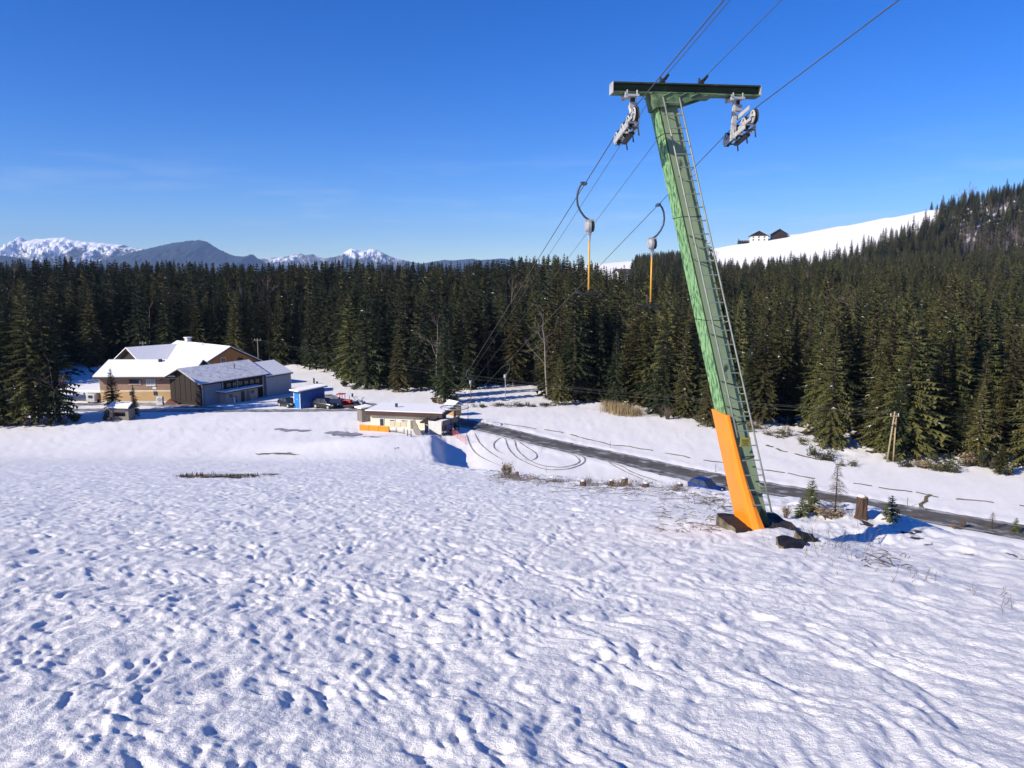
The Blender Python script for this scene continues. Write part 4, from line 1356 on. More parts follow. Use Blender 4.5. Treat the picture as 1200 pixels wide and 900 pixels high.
M['cut_wood'] = mat('cut_wood', (0.36, 0.24, 0.13), (0.27, 0.17, 0.09), 9.0, 0.85)
M['stump_bark'] = mat('stump_bark', (0.125, 0.075, 0.050), (0.055, 0.034, 0.025), 6.0, 0.95, 0.9, 22.0, stretch=(2.5, 2.5, .35), bdist=.04)

def gable(t, L, Wd, h, rise, oe=.4, og=.35, wall='plaster_white', roof='tile_dark', snow=.16, base=-.7, T=None, split=None, wall2=None, wallname='wall', roofname='roof', snowmat='roof_snow'):
    """walls with gable ends and a two-sided roof in the thing's own axes: ridge along x, front at -y"""
    T = T or Matrix.Identity(4)
    tf = lambda x, y, z: T @ Vector((x, y, z))
    hw, hl = Wd / 2, L / 2
    if split:
        b = MB(); b.hexa([tf(x, y, z) for z in (base, split) for x, y in ((-hl, -hw), (hl, -hw), (hl, hw), (-hl, hw))])
        b.build('ground_floor_wall', M[wall], t)
        z0, e = split + .002, .035
        wallname, wmat = 'upper_floor_wall', M[wall2]
    else:
        z0, e, wmat = base, 0, M[wall]
    b = MB()
    sec = [(-hw - e, z0), (hw + e, z0), (hw + e, h), (0, h + rise * (1 - .0)), (-hw - e, h)]
    b.poly_prism([tf(-hl - e, y, z) for y, z in sec], Vector((0, 0, 0)), tf(hl + e, 0, 0) - tf(-hl - e, 0, 0))
    w = b.build(wallname, wmat, t)
    k = rise / hw
    ro = MB()
    sn = MB()
    for s in (-1, 1):
        y1, ze = s * (hw + oe), h - k * oe
        def slab(mb, lo, up, inset):
            ps = []
            for zz in (lo, up):
                for x, y, z in ((-hl - og + inset, y1 - s * inset, ze + k * inset), (hl + og - inset, y1 - s * inset, ze + k * inset), (hl + og - inset, 0, h + rise), (-hl - og + inset, 0, h + rise)):
                    ps.append(tf(x, y, z + zz))
            if s > 0:
                ps = [ps[i] for i in (1, 0, 3, 2, 5, 4, 7, 6)]
            mb.hexa(ps)
        slab(ro, .03, .17, 0)
        if snow:
            slab(sn, .175, .175 + snow, .04)
    r = ro.build(roofname, M[roof], t)
    if snow:
        sn.build('snow_cover', M[snowmat], r)
    return w, r

def window(t, x, y, z, w, h, face='-y', frame='frame_white', glass='glass', sill=True, T=None, name='window', cross=True):
    """frame proud of the wall, pane set inside it"""
    T = T or Matrix.Identity(4)
    Rm = {'-y': Matrix.Identity(4), '+x': Matrix.Rotation(math.pi / 2, 4, 'Z'), '-x': Matrix.Rotation(-math.pi / 2, 4, 'Z')}[face]
    F = T @ Matrix.Translation((x, y, z)) @ Rm
    b = MB(); fw = min(.09, w * .14)
    def bx(mb, x0, x1, y0, y1, z0, z1):
        mb.hexa([F @ Vector((a_, c_, d_)) for d_ in (z0, z1) for a_, c_ in ((x0, y0), (x1, y0), (x1, y1), (x0, y1))])
    bx(b, -w / 2, w / 2, -.07, .02, h / 2 - fw, h / 2); bx(b, -w / 2, w / 2, -.07, .02, -h / 2, -h / 2 + fw)
    bx(b, -w / 2, -w / 2 + fw, -.068, .02, -h / 2 + fw, h / 2 - fw); bx(b, w / 2 - fw, w / 2, -.068, .02, -h / 2 + fw, h / 2 - fw)
    if cross and w > .8:
        bx(b, -fw * .3, fw * .3, -.06, .02, -h / 2 + fw, h / 2 - fw)
    f = b.build(name, M[frame], t)
    p = MB(); bx(p, -w / 2 + fw, w / 2 - fw, -.035, .015, -h / 2 + fw, h / 2 - fw)
    p.build('pane', M[glass], f)
    if sill:
        s = MB(); bx(s, -w / 2 - .06, w / 2 + .06, -.13, -.0705, -h / 2 - .05, -h / 2 + .01)
        s.build('sill', M['frame_white'], f)
    return f

def frame_of(p, q):
    """yaw of the line p -> q, its length"""
    v = q - p
    return math.atan2(v.y, v.x), Vector((v.x, v.y, 0)).length

# the farm: front house
p0, p1 = gp(119, 472.5), gp(222.5, 472.5)
yaw, L = frame_of(p0, p1)
zb = min(p0.z, p1.z)
Wd = 9.2
ex = Vector((math.cos(yaw), math.sin(yaw), 0)); ey = Vector((-ex.y, ex.x, 0))
c = (p0 + p1) / 2 + ey * Wd / 2; c.z = zb
t = thing('farm_house', 'two storey wooden house with snowy roof, brown upper floor and yellow lower floor', 'house', c, yaw, 'buildings of the farm')
H = at(170, 440.5, p0.y).z - zb
gable(t, L, Wd, H, 1.75, .75, .75, 'wood_yellow', 'frame_dark', split=H * .49, wall2='wood_brown')
sx = lambda px: (at(px, 460, (p0.y + p1.y) / 2) - c).dot(ex)
sz = lambda py: at(170, py, (p0.y + p1.y) / 2).z - zb
yf = -Wd / 2 - .036
for x0, x1, y0, y1, fr, gl in ((152.5, 163, 443.5, 450, 'frame_dark', 'glass'), (163.5, 166.5, 445, 450, 'frame_dark', 'glass_pale'), (172.5, 183, 443, 452, 'frame_white', 'glass_pale'), (204, 209.5, 442.5, 449.5, 'frame_dark', 'glass_pale')):
    window(t, (sx(x0) + sx(x1)) / 2, yf, (sz(y0) + sz(y1)) / 2, sx(x1) - sx(x0), sz(y0) - sz(y1), '-y', fr, gl)
for x0, x1, y0, y1 in ((180, 184.3, 458, 463.8), (206.3, 210.2, 458, 463.2), (152, 156, 458, 463.8)):
    window(t, (sx(x0) + sx(x1)) / 2, -Wd / 2, (sz(y0) + sz(y1)) / 2, sx(x1) - sx(x0), sz(y0) - sz(y1), '-y', 'frame_dark', 'glass')
b = MB(); b.span(-L / 2 - .05, L / 2 + .05, -Wd / 2 - .07, -Wd / 2 - .002, H * .43, H * .475); b.build('trim', M['plaster_cream'], t)
b = MB(); b.span(L / 2 - .28, L / 2 + .02, -Wd / 2 - .05, -Wd / 2 - .003, -.3, H * .425); b.build('corner_board', M['plaster_cream'], t)
b = MB(); b.span(-L / 2, L / 2 - .285, -Wd / 2 - .06, -Wd / 2 - .002, -.5, .38); b.build('plinth', M['plaster_white'], t)
b = MB(); b.box((sx(181.5), -Wd / 2 - .05, sz(454.7)), (.6, .06, .35)); b.build('sign', M['frame_white'], t)
b = MB(); b.span(sx(177) - .2, sx(177) + .25, -.9, -.45, H + 1.2, H + 2.2); b.build('roof_vent', M['black'], t)
b = MB(); b.span(-L / 2 - .7, L / 2 + .7, -Wd / 2 - .86, -Wd / 2 - .76, H - .42, H - .24); b.build('gutter', M['frame_dark'], t)
# boards of the lower storey, told apart by their joints
for k in range(4):
    b = MB(); z = .42 + k * (H * .43 - .42) / 4
    b.span(-L / 2 + .01, L / 2 - .29, -Wd / 2 - .018, -Wd / 2 - .001, z + .02, z + (H * .43 - .42) / 4 - .02)
    b.build('board', M['wood_yellow'], t)

q = gp(188, 474.5)
t = thing('heat_pump', 'white heat pump with round fan against the yellow house wall', 'heat pump', q, yaw)
b = MB(); b.span(-.45, .45, -.3, .3, .42, 1.35); b.build('casing', M['frame_white'], t, bevel=.02)
b = MB(); b.tube([(0, -.305, .9), (0, -.33, .9)], .33, 20); b.build('fan', M['sheet_grey'], t)
b = MB(); b.span(-.48, .48, -.34, .34, -.2, .4); b.build('base', M['plaster_white'], t)
q = gp(202, 474)
b = MB()
for i in range(7):
    x = -1 + i * .29
    hgt = [.35, .7, .85, .8, .7, .55, .35][i]
    b.add([(x, -.45, -.2), (x + .3, -.45, -.2), (x + .3, .4, -.2), (x, .4, -.2), (x, -.3, hgt * .85), (x + .3, -.3, [.35, .7, .85, .8, .7, .55, .35, .2][i + 1] * .85), (x + .3, .3, [.35, .7, .85, .8, .7, .55, .35, .2][i + 1]), (x, .3, hgt)],
          [(3, 2, 1, 0), (4, 5, 6, 7), (0, 1, 5, 4), (1, 2, 6, 5), (2, 3, 7, 6), (3, 0, 4, 7)])
tag(b.build('covered_heap', M['tarp_red'], None, loc=q, rz=yaw), 'heap under a reddish brown tarpaulin at the foot of the yellow house', 'heap')

# the barn
c0 = gp(237.5, 476)
bx_ = Vector((.47, .883, 0)).normalized(); by_ = Vector((-bx_.y, bx_.x, 0))
BL, BW = 12.6, 8.4
c = c0 + bx_ * BL / 2 + by_ * BW / 2
byaw = math.atan2(bx_.y, bx_.x)
t = thing('barn', 'dark wooden barn with snow dusted roof and large grey door', 'barn', c, byaw, 'buildings of the farm')
BH = at(237, 449.5, c0.y).z - c0.z
gable(t, BL, BW, BH, 1.9, .55, .9, 'wood_dark', 'frame_dark', snow=.10, snowmat='thin_snow')
yb = -BW / 2
b = MB(); b.span(-BL / 2 + .35, -BL / 2 + 3.7, yb - .05, yb - .002, -.3, BH - .35); d = b.build('door', M['door_slate'], t)
for k in range(4):
    b = MB(); b.span(-BL / 2 + .4 + k * .83, -BL / 2 + .4 + k * .83 + .78, yb - .075, yb - .051, -.25, BH - .42); b.build('door_panel', M['door_slate'], d)
for x in (-BL / 2 + .1, -BL / 2 + 3.95, .6, BL / 2 - .2):
    b = MB(); b.span(x - .10, x + .10, yb - .13, yb - .003, -.4, BH - .05); b.build('post', M['plaster_grey'], t)
for k in range(6):
    x = -BL / 2 + 5.2 + k * 1.2
    window(t, x, yb, BH - .95, .95, .8, '-y', 'frame_dark', 'glass', False)
for k in range(7):
    b = MB(); y = -BW / 2 + .6 + k * 1.2
    b.span(-BL / 2 - .05, -BL / 2 - .002, y - .55, y + .55, .6, BH - .1 + max(0, 1.9 - abs(y) * .45) - .35); b.build('plank', M['wood_dark'], t)
b = MB(); b.tube([(2.2, -2.0, BH + .9), (2.2, -2.0, BH + 2.0)], .07, 8); b.build('flue', M['black'], t)

# stone sheltered stack in front of the barn's gable
q = gp(232, 474)
t = thing('covered_stack', 'pale green tarpaulin stack leaning beside the barn gable', 'stack', q, byaw - math.pi / 2)
b = MB(); b.hexa([(-.95, -.5, -.3), (.95, -.5, -.3), (.95, .5, -.3), (-.95, .5, -.3), (-.8, -.25, 1.2), (.8, -.2, .9), (.8, .45, 1.1), (-.8, .45, 1.5)]); b.build('cover', M['tarp_green'], t, bevel=.08)
b = MB()
for x in (-.98, 1.0):
    b.tube([(x, -.55, -.3), (x, -.55, 1.9)], .05, 6)
b.tube([(-1.0, -.55, 1.88), (1.02, -.55, 1.88)], .05, 6); b.build('frame', M['frame_dark'], t)

# annex at the barn's far end
a0 = c0 + bx_ * (BL + .25) - by_ * .35
AL, AW = 5.6, 8.0
c = a0 + bx_ * AL / 2 + by_ * AW / 2; c.z = gzf(c.x, c.y)
t = thing('annex', 'grey metal clad annex with snowy roof at the right end of the farm', 'annex', c, byaw, 'buildings of the farm')
AH = at(320, 440.5, a0.y).z - gzf(a0.x, a0.y)
gable(t, AL, AW, AH, 1.75, .4, .3, 'sheet_grey', 'frame_dark', snow=.14)
for k in range(9):
    b = MB(); x = -AL / 2 + .1 + k * .61
    b.span(x, x + .5, -AW / 2 - .035, -AW / 2 - .002, -.5, AH - .12); b.build('panel', M['sheet_grey'], t)
b = MB(); b.span(AL / 2 - .06, AL / 2 + .08, -AW / 2 - .06, -AW / 2 + .1, -.6, AH); b.build('corner_post', M['plaster_white'], t)

# lean-to with the flat roof
l0, l1 = gp(265.5, 473.5), gp(302.5, 467.5)
ly, LL = frame_of(l0, l1)
lx = Vector((math.cos(ly), math.sin(ly), 0)); lyv = Vector((-lx.y, lx.x, 0))
c = (l0 + l1) / 2 + lyv * 1.4; c.z = min(l0.z, l1.z)
LH = at(265.5, 459, l0.y).z - l0.z
t = thing('lean_to', 'low rendered lean-to with flat snowy roof in front of the barn', 'shed', c, ly, 'buildings of the farm')
b = MB(); b.span(-LL / 2, LL / 2, -1.4, 1.4, -.6, LH); b.build('wall', M['plaster_grey'], t)
b = MB(); b.span(-LL / 2 - .6, LL / 2 + .7, -1.95, 1.6, LH + .002, LH + .14); r = b.build('roof', M['frame_dark'], t)
b = MB(); b.span(-LL / 2 - .55, LL / 2 + .65, -1.9, 1.55, LH + .145, LH + .30); b.build('snow_cover', M['roof_snow'], r)
for x, w_, h_, mt in ((.1, .75, 1.75, 'frame_dark'), (1.2, .8, 1.7, 'wood_grey'), (-1.5, .6, 1.2, 'wood_grey')):
    b = MB(); b.span(x - w_ / 2, x + w_ / 2, -1.45, -1.402, -.1, h_); d = b.build('door', M[mt], t)
    b = MB(); b.tube([(x + w_ * .35, -1.47, .9), (x + w_ * .35, -1.47, 1.05)], .03, 6); b.build('handle', M['steel'], d)
for x in (2.2, -2.4):
    window(t, x, -1.4, LH - .6, .5, .45, '-y', 'frame_dark', 'glass', False)
b = MB(); b.tube([(-1.85, -1.55, -.1), (-1.85, -1.55, 1.1)], .16, 10); b.build('downpipe', M['frame_white'], t)

# rear farmhouse with the cross gable
r0 = at(214, 400.5, 152.0); r1 = at(268.5, 405.3, 141.5)
ryaw, RL = frame_of(r0, r1)
rx = Vector((math.cos(ryaw), math.sin(ryaw), 0)); ry = Vector((-rx.y, rx.x, 0))
c = (r0 + r1) / 2 - rx * .8; gr = gzf(c.x, c.y)
zr = r1.z - .34
c.z = gr
t = thing('large_farmhouse', 'large farmhouse with white cross gable roof and orange wooden gable behind the other farm buildings', 'house', c, ryaw, 'buildings of the farm')
RW, RISE = 12.0, 3.0
RH = zr - gr - RISE
gable(t, RL + 1.0, RW, RH, RISE, .9, .9, 'wood_orange', 'frame_dark')
T = Matrix.Translation((-RL / 2 + .6, -5.6, 0)) @ Matrix.Rotation(-math.pi / 2, 4, 'Z')
gable(t, 9.5, 9.0, RH + .35, RISE - .8, .8, .9, 'wood_dark', 'frame_dark', T=T, wallname='wing_wall', roofname='wing_roof')
xe = RL / 2 + .5
window(t, xe, -1.2, RH + .75, 1.0, .95, '+x', 'frame_white', 'glass')
window(t, xe, 2.3, RH + .5, 1.1, .8, '+x', 'frame_dark', 'glass')
b = MB(); b.span(xe + .003, xe + .06, -RW / 2 + .2, RW / 2 - .2, RH - .2, RH + .0); b.build('trim', M['tarp_red'], t)
for k in range(9):
    y = -RW / 2 + .75 + k * 1.31
    b = MB(); b.span(xe + .002, xe + .035, y - .62, y + .62, RH + .03, RH + .03 + max(.2, RISE - abs(y) * .5 - .75)); b.build('plank', M['wood_orange'], t)
b = MB(); b.span(-RL / 2 + 2.4, -RL / 2 + 3.3, -.4, .5, RH + RISE - .5, RH + RISE + .95); ch = b.build('chimney', M['plaster_white'], t)
b = MB(); b.span(-RL / 2 + 2.25, -RL / 2 + 3.45, -.55, .65, RH + RISE + 1.05, RH + RISE + 1.2); b.build('chimney_cap', M['roof_snow'], ch)
b = MB(); b.tube([(1.0, -.6, RH + RISE - .4), (1.0, -.6, RH + RISE + .6)], .12, 8); b.build('flue', M['steel_light'], t)

# carport on the left and the vehicle under it
q0, q1 = gp(-20, 470), gp(106, 471.5)
cy_, CL = frame_of(q0, q1)
c = (q0 + q1) / 2; c.z = min(q0.z, q1.z)
t = thing('carport', 'open carport with flat snow covered roof left of the dark spruces', 'carport', c, cy_, 'buildings of the farm')
hC = at(100, 459.5, q1.y).z - c.z
for x in (-CL / 2 + .2, -CL / 4, 0, CL / 4, CL / 2 - .1):
    for y in (-.1, 5.4):
        b = MB(); b.span(x - .1, x + .1, y - .1, y + .1, -.5, hC); b.build('post', M['plaster_white'], t)
b = MB(); b.span(-CL / 2, CL / 2 + 2.2, -.6, 6, hC + .002, hC + .2); r = b.build('roof', M['frame_white'], t)
b = MB(); b.span(-CL / 2 + .05, CL / 2 + 2.15, -.55, 5.95, hC + .205, hC + .42); b.build('snow_cover', M['roof_snow'], r)
q = gp(108, 472.5)
t = thing('white_trailer', 'small white box trailer with a square window by the carport post', 'trailer', q, .1)
b = MB(); b.span(-.65, .65, -.5, 1.8, .28, 1.5); b.build('body', M['car_white'], t, bevel=.06)
window(t, .0, -.5, 1.12, .55, .42, '-y', 'frame_dark', 'glass', False)
for x in (-.7, .7):
    b = MB(); b.tube([(x - .09, .6, .25), (x + .09, .6, .25)], .27, 16); b.build('wheel', M['rubber'], t)

# kiosk under the spruces
k0, k1 = gp(130, 492.5), gp(152, 492.5)
ky, KL = frame_of(k0, k1)
c = (k0 + k1) / 2; c.z = min(k0.z, k1.z)
t = thing('kiosk', 'small grey kiosk with open front and snowy roof beside two dark spruces', 'kiosk', c, ky)
KH = at(141, 478.5, k0.y).z - c.z
for x in (-KL / 2 + .22, KL / 2 - .22):
    b = MB(); b.span(x - .22, x + .22, -.2, .25, -.4, KH); b.build('pillar', M['wood_grey'], t)
b = MB(); b.span(-KL / 2 + .02, KL / 2 - .02, 1.2, 1.4, -.4, KH - .01); b.build('back_wall', M['wood_grey'], t)
for x in (-KL / 2 + .06, KL / 2 - .06):
    b = MB(); b.span(x - .05, x + .05, .252, 1.199, -.4, KH - .02); b.build('side_wall', M['wood_grey'], t)
b = MB(); b.span(-KL / 2 + .45, KL / 2 - .45, -.05, .2, -.3, .55); b.build('counter', M['wood_grey'], t)
b = MB(); b.span(-KL / 2 + .5, KL / 2 - .5, .0, .12, KH - .55, KH - .15); b.build('board', M['plaster_grey'], t)
b = MB(); b.hexa([(-KL / 2 - .3, -.6, KH), (KL / 2 + .3, -.6, KH), (KL / 2 + .3, 1.8, KH), (-KL / 2 - .3, 1.8, KH), (-KL / 2 - .15, -.5, KH + .12), (KL / 2 + .15, -.5, KH + .12), (KL / 2, .7, KH + .6), (-KL / 2, .7, KH + .6)]); r = b.build('roof', M['frame_dark'], t)
b = MB(); b.hexa([(-KL / 2 - .25, -.56, KH + .125), (KL / 2 + .25, -.56, KH + .125), (KL / 2 + .1, .72, KH + .62), (-KL / 2 - .1, .72, KH + .62), (-KL / 2 - .2, -.5, KH + .27), (KL / 2 + .2, -.5, KH + .27), (KL / 2 + .1, .7, KH + .78), (-KL / 2 - .1, .7, KH + .78)]); b.build('snow_cover', M['roof_snow'], r)
for i, (px, py, r_) in enumerate(((125.5, 491.5, .5), (128.5, 493, .32), (123.5, 492.5, .3))):
    q = gp(px, py)
    t = thing('cut_log', ['thick round log lying left of the kiosk', 'small reddish log before the left kiosk pillar', 'small log leaning on the thick log left of the kiosk'][i], 'log', q, .3 * i)
    b = MB(); b.tube([(0, 0, r_ * .75), (.1, .9, r_ * .75)], r_, 16); b.build('log', M['stump_bark'], t)
    b = MB(); b.tube([(0, -.012, r_ * .75), (0, -.002, r_ * .75)], r_ * .86, 16); b.build('cut_face', M['cut_wood'] if i == 1 else M['bark'], t)

# ---------------------------------------------------------------- sheds with a corner to the camera
def corner_shed(name, label, cat, px, py, ang, l1, l2, h, wall, roof_kind, snow=.14, oh=.25, door=None, tilt=.25, door_mat=None, group=None):
    """nearest corner at (px, py); one side runs l1 to the left-away, the other l2 to the right-away"""
    k = gp(px, py)
    t = thing(name, label, cat, k, ang, group)
    # local x: along the right-hand side; local y: along the left-hand side
    b = MB(); b.span(0, l2, 0, l1, -.5, h); w = b.build('wall', M[wall], t)
    if roof_kind == 'gable':        # ridge along local y, gable shown on the right-hand side
        b = MB(); b.poly_prism([(0, 0, h + .001), (l2, 0, h + .001), (l2 / 2, 0, h + l2 * .32)], Vector((0, 0, 0)), Vector((0, l1, 0))); b.build('gable_wall', M[wall], t)
        ro, sn = MB(), MB()
        for s in (-1, 1):
            xe, ze = (-oh, h - .64 * oh) if s < 0 else (l2 + oh, h - .64 * oh)
            q = [(xe, -oh, ze), (l2 / 2, -oh, h + l2 * .32), (l2 / 2, l1 + oh, h + l2 * .32), (xe, l1 + oh, ze)]
            if s > 0:
                q = [q[1], q[0], q[3], q[2]]
            ro.hexa([(x, y, z + .02) for x, y, z in q] + [(x, y, z + .09) for x, y, z in q])
            sn.hexa([(x, y, z + .095) for x, y, z in q] + [(x, y, z + .095 + snow) for x, y, z in q])
        r = ro.build('roof', M['frame_dark'], t); sn.build('snow_cover', M['roof_snow'], r)
    else:
        zz = lambda x: h + tilt * (x + oh) / (l2 + 2 * oh)
        q = [(-oh * 1.6, -oh), (l2 + oh, -oh), (l2 + oh, l1 + oh), (-oh * 1.6, l1 + oh)]
        b = MB(); b.hexa([(x, y, zz(x) + .003) for x, y in q] + [(x, y, zz(x) + .10) for x, y in q]); r = b.build('roof', M['frame_dark'], t)
        b = MB(); b.span(.02, l2 - .02, .02, l1 - .02, h + .001, h + tilt * .5 * .9); b.build('upper_wall', M[wall], t)
        b = MB(); b.hexa([(x, y, zz(x) + .105) for x, y in q] + [(x, y, zz(x) + .105 + snow) for x, y in q]); b.build('snow_cover', M['roof_snow'], r)
    return t, w
# left-hand side faces left and towards us, so the low sun lights it
t, w = corner_shed('blue_shed', 'blue shed with bright blue end and snowy flat roof', 'shed', 352.5, 479, R(48), 1.75, 4.3, 2.55, 'blue_shaded', 'flat', .16, .35, tilt=.3)
b = MB(); b.span(-.03, -.002, .12, 1.63, -.2, 2.35); d = b.build('end_panel', M['blue_lit_end'], t)
b = MB(); b.box((-.05, .85, 1.35), (.03, .14, .14)); b.build('handle', M['frame_white'], d)
for y in (.05, 1.70):
    b = MB(); b.span(-.06, -.001, y - .07, y + .07, -.3, 2.5); b.build('corner_strip', M['frame_white'], t)
for k in range(6):
    x = .1 + k * .69
    b = MB(); b.span(x, x + .6, -.03, -.002, -.2, 2.4); b.build('panel', M['blue_shaded'], t)
t, w = corner_shed('grey_shed', 'small grey weathered shed left of the cream lift station', 'shed', 424.5, 494.8, R(38), 1.45, 1.25, 1.75, 'wood_grey', 'flat', .16, .18, tilt=.12)
for k in range(5):
    y = .03 + k * .285
    b = MB(); b.span(-.025, -.002, y, y + .25, -.2, 1.7); b.build('plank', M['wood_grey'], t)
t, w = corner_shed('wooden_cabin', 'small tan wooden cabin with snowy gable roof behind the lift station', 'cabin', 531.8, 487.8, R(42), 1.75, 1.35, 1.45, 'wood_tan', 'gable', .12, .22)
for k in range(6):
    y = .03 + k * .285
    b = MB(); b.span(-.025, -.002, y, y + .26, -.2, 1.42); b.build('plank', M['wood_tan'], t)
b = MB(); b.box((-.04, 1.05, 1.05), (.03, .35, .28)); b.build('notice', M['frame_white'], t)
for k in range(4):
    x = .04 + k * .325
    b = MB(); b.span(x, x + .29, -.025, -.002, -.2, 1.42); b.build('plank', M['wood_tan'], t)

# ---------------------------------------------------------------- the lift station
s0 = gp(434.5, 507); s0 = Vector((at(434.5, 500, 97.5).x, 97.5, -20.1)); s1 = Vector((at(506.5, 500, 95.8).x, 95.8, -20.1))
sy, SL = frame_of(s0, s1)
ex = Vector((math.cos(sy), math.sin(sy), 0)); ey = Vector((-ex.y, ex.x, 0))
c = (s0 + s1) / 2 + ey * 2.4
SH = at(434.5, 486, 97.5).z + 20.1
t = thing('lift_station', 'low cream lift station building with brown fascia and flat snowy roof', 'station', c, sy)
b = MB(); b.span(-SL / 2, SL / 2, -2.4, 2.4, -.8, SH + .3); b.build('wall', M['plaster_cream'], t)
b = MB(); b.span(-SL / 2 - .35, SL / 2 + 1.5, -3.0, 3.0, SH + .05, SH + .62); r = b.build('fascia', M['fascia'], t, bevel=.02)
for z in (.24, .43):
    b = MB(); b.span(-SL / 2 - .36, SL / 2 + 1.51, -3.02, -3.001, SH + z - .012, SH + z + .012); b.build('joint', M['black'], r)
b = MB(); b.span(-SL / 2 - .5, SL / 2 + 1.6, -3.1, 3.1, SH + .622, SH + .75); b.build('snow_cover', M['roof_snow'], r, bevel=.06)
b = MB(); b.span(-SL / 2 + 2.7, -SL / 2 + 2.98, -.5, -.2, SH + .8, SH + 1.25); b.build('roof_vent', M['trailer_blue'], t)
sxx = lambda px: (at(px, 497, 96.7) - c).dot(ex)
szz = lambda py: at(470, py, 96.7).z - c.z
b = MB(); x0, x1 = sxx(441.5), sxx(449); b.span(x0, x1, -2.46, -2.402, szz(503), szz(491)); d = b.build('door', M['frame_white'], t)
b = MB(); b.span(x0 + .25, x1 - .08, -2.48, -2.461, szz(499.5), szz(491.6)); b.build('pane', M['glass'], d)
for a0, a1 in ((455.5, 463), (470, 477.5)):
    window(t, (sxx(a0) + sxx(a1)) / 2, -2.4, (szz(491.5) + szz(494.3)) / 2, sxx(a1) - sxx(a0), szz(491.5) - szz(494.3), '-y', 'frame_white', 'glass', False, cross=False)
for a0, a1 in ((455.8, 462.2), (463, 469.5), (470.2, 476.8)):
    b = MB(); b.span(sxx(a0), sxx(a1), -2.45, -2.402, szz(500), szz(495)); b.build('shutter', M['shutter'], t)
b = MB(); b.span(sxx(482), sxx(485), -2.45, -2.402, szz(503), szz(492)); b.build('side_door', M['wood_grey'], t)
# canopy and pillar at the right end
b = MB(); b.span(SL / 2 - .9, SL / 2 + .5, -4.6, -2.41, SH - .38, SH - .22); b.build('canopy', M['frame_dark'], t)
b = MB(); b.span(SL / 2 - .35, SL / 2 + .1, -4.4, -4.0, -.8, SH - .381); b.build('pillar', M['sheet_grey'], t)
# drive platform
nr_ = Vector((at(518, 500, 92.3).x, 92.3, -20.2))
pa = math.atan2(.89, .45)
t = thing('drive_platform', 'snow covered lift platform with white panel and dark beams right of the station', 'platform', nr_, pa)
b = MB(); b.span(0, 3.9, 0, 1.9, 1.35, 1.55); b.build('deck', M['wood_grey'], t)
b = MB(); b.span(.1, 3.8, .2, 1.7, 1.555, 1.72); b.build('snow_cover', M['roof_snow'], t, bevel=.05)
b = MB(); b.span(-.07, -.002, .05, 1.95, .35, 1.95); b.build('front_panel', M['plaster_white'], t)
for y in (-.12, 1.92):
    b = MB(); b.span(-.05, 4.1, y, y + .1, 1.5, 2.05); b.build('side_beam', M['wood_grey'], t)
    for x in (.1, 1.9, 3.8):
        b = MB(); b.span(x - .08, x + .08, y - .06, y - .001, -.6, 2.1); b.build('post', M['frame_dark'], t)
b = MB()
for k in range(3):
    b.span(.4 + k * .9, 1.1 + k * .9, -.9, -.25, .25 + k * .35, .35 + k * .35)
b.build('step', M['wood_dark'], t)
# return wheel on its frame
cw = (STA_L + STA_R) / 2
rwid = (STA_L - STA_R).length / 2
t = thing('rope_wheel', 'large horizontal return wheel where both hauling ropes end behind the platform', 'wheel', (cw.x, cw.y, cw.z), 0)
gzw = gzf(cw.x, cw.y) - cw.z
b = MB()
ringp = [(math.cos(k * math.pi / 16) * rwid, math.sin(k * math.pi / 16) * rwid, 0) for k in range(33)]
b.tube(ringp, .06, 6); b.build('rim', M['steel'], t)
b = MB()
for k in range(6):
    a_ = k * math.pi / 3
    b.tube([(0, 0, 0), (math.cos(a_) * rwid, math.sin(a_) * rwid, 0)], .03, 5)
b.build('spoke', M['steel'], t)
b = MB(); b.tube([(0, 0, gzw - .3), (0, 0, .25)], .13, 10); b.build('post', M['frame_dark'], t)

# orange mats before the station
m0, m1 = gp(421.5, 504.3), gp(456, 506.5)
my, ML = frame_of(m0, m1)
t = thing('padded_barrier', 'row of orange padded mats set up before the lift station', 'barrier', m0, my)
mh = at(421.5, 497.3, m0.y).z - m0.z
for k in range(3):
    dzm = (m1.z - m0.z) * (k + .5) / 3
    b = MB(); b.span(k * ML / 3 + .01, (k + 1) * ML / 3 - .01, -.09, .09, dzm - .05, dzm + mh); b.build('mat', M['pad_orange'], t, bevel=.05)
for k in range(4):
    b = MB(); dzm = (m1.z - m0.z) * k / 3; b.tube([(k * ML / 3, .12, dzm - .3), (k * ML / 3, .12, dzm + mh * .9)], .03, 6); b.build('stake', M['frame_dark'], t)
# little railing
t = thing('railing', 'short railing of dark posts on the snow before the station', 'railing', gp(464, 507), 0)
o = t.location
pp = [gp(464.3, 507) - o, gp(473.6, 508.5) - o, gp(477.5, 511) - o, gp(481.8, 512.3) - o]
for p in pp:
    b = MB(); b.tube([p - UPZ * .3, p + UPZ * .72], .05, 6); b.build('post', M['frame_dark'], t)
b = MB(); b.tube([pp[2] + UPZ * .25, pp[3] + UPZ * .25], .035, 6); b.build('rail', M['frame_dark'], t)
b = MB(); b.tube([gp(455, 506) - o + UPZ * .12, pp[0] + UPZ * .12, pp[1] + UPZ * .12], .05, 6); b.build('ground_rail', M['wood_grey'], t)
# slatted fence before the right end
f0, f1 = gp(484.5, 505), gp(498, 511.5)
fy, FL = frame_of(f0, f1)
t = thing('slatted_fence', 'grey fence of upright slats at the right end of the station wall', 'fence', f0, fy)
for k in range(9):
    x = k * FL / 9
    b = MB(); b.span(x + .02, x + FL / 9 - .03, -.03, .03, -.3, 1.75 - .05 * k + .08 * (k % 2)); b.build('slat', M['wood_grey'], t)
for z in (.5, 1.2):
    b = MB(); b.span(0, FL, .031, .08, z - .05, z + .05); b.build('rail', M['wood_grey'], t)
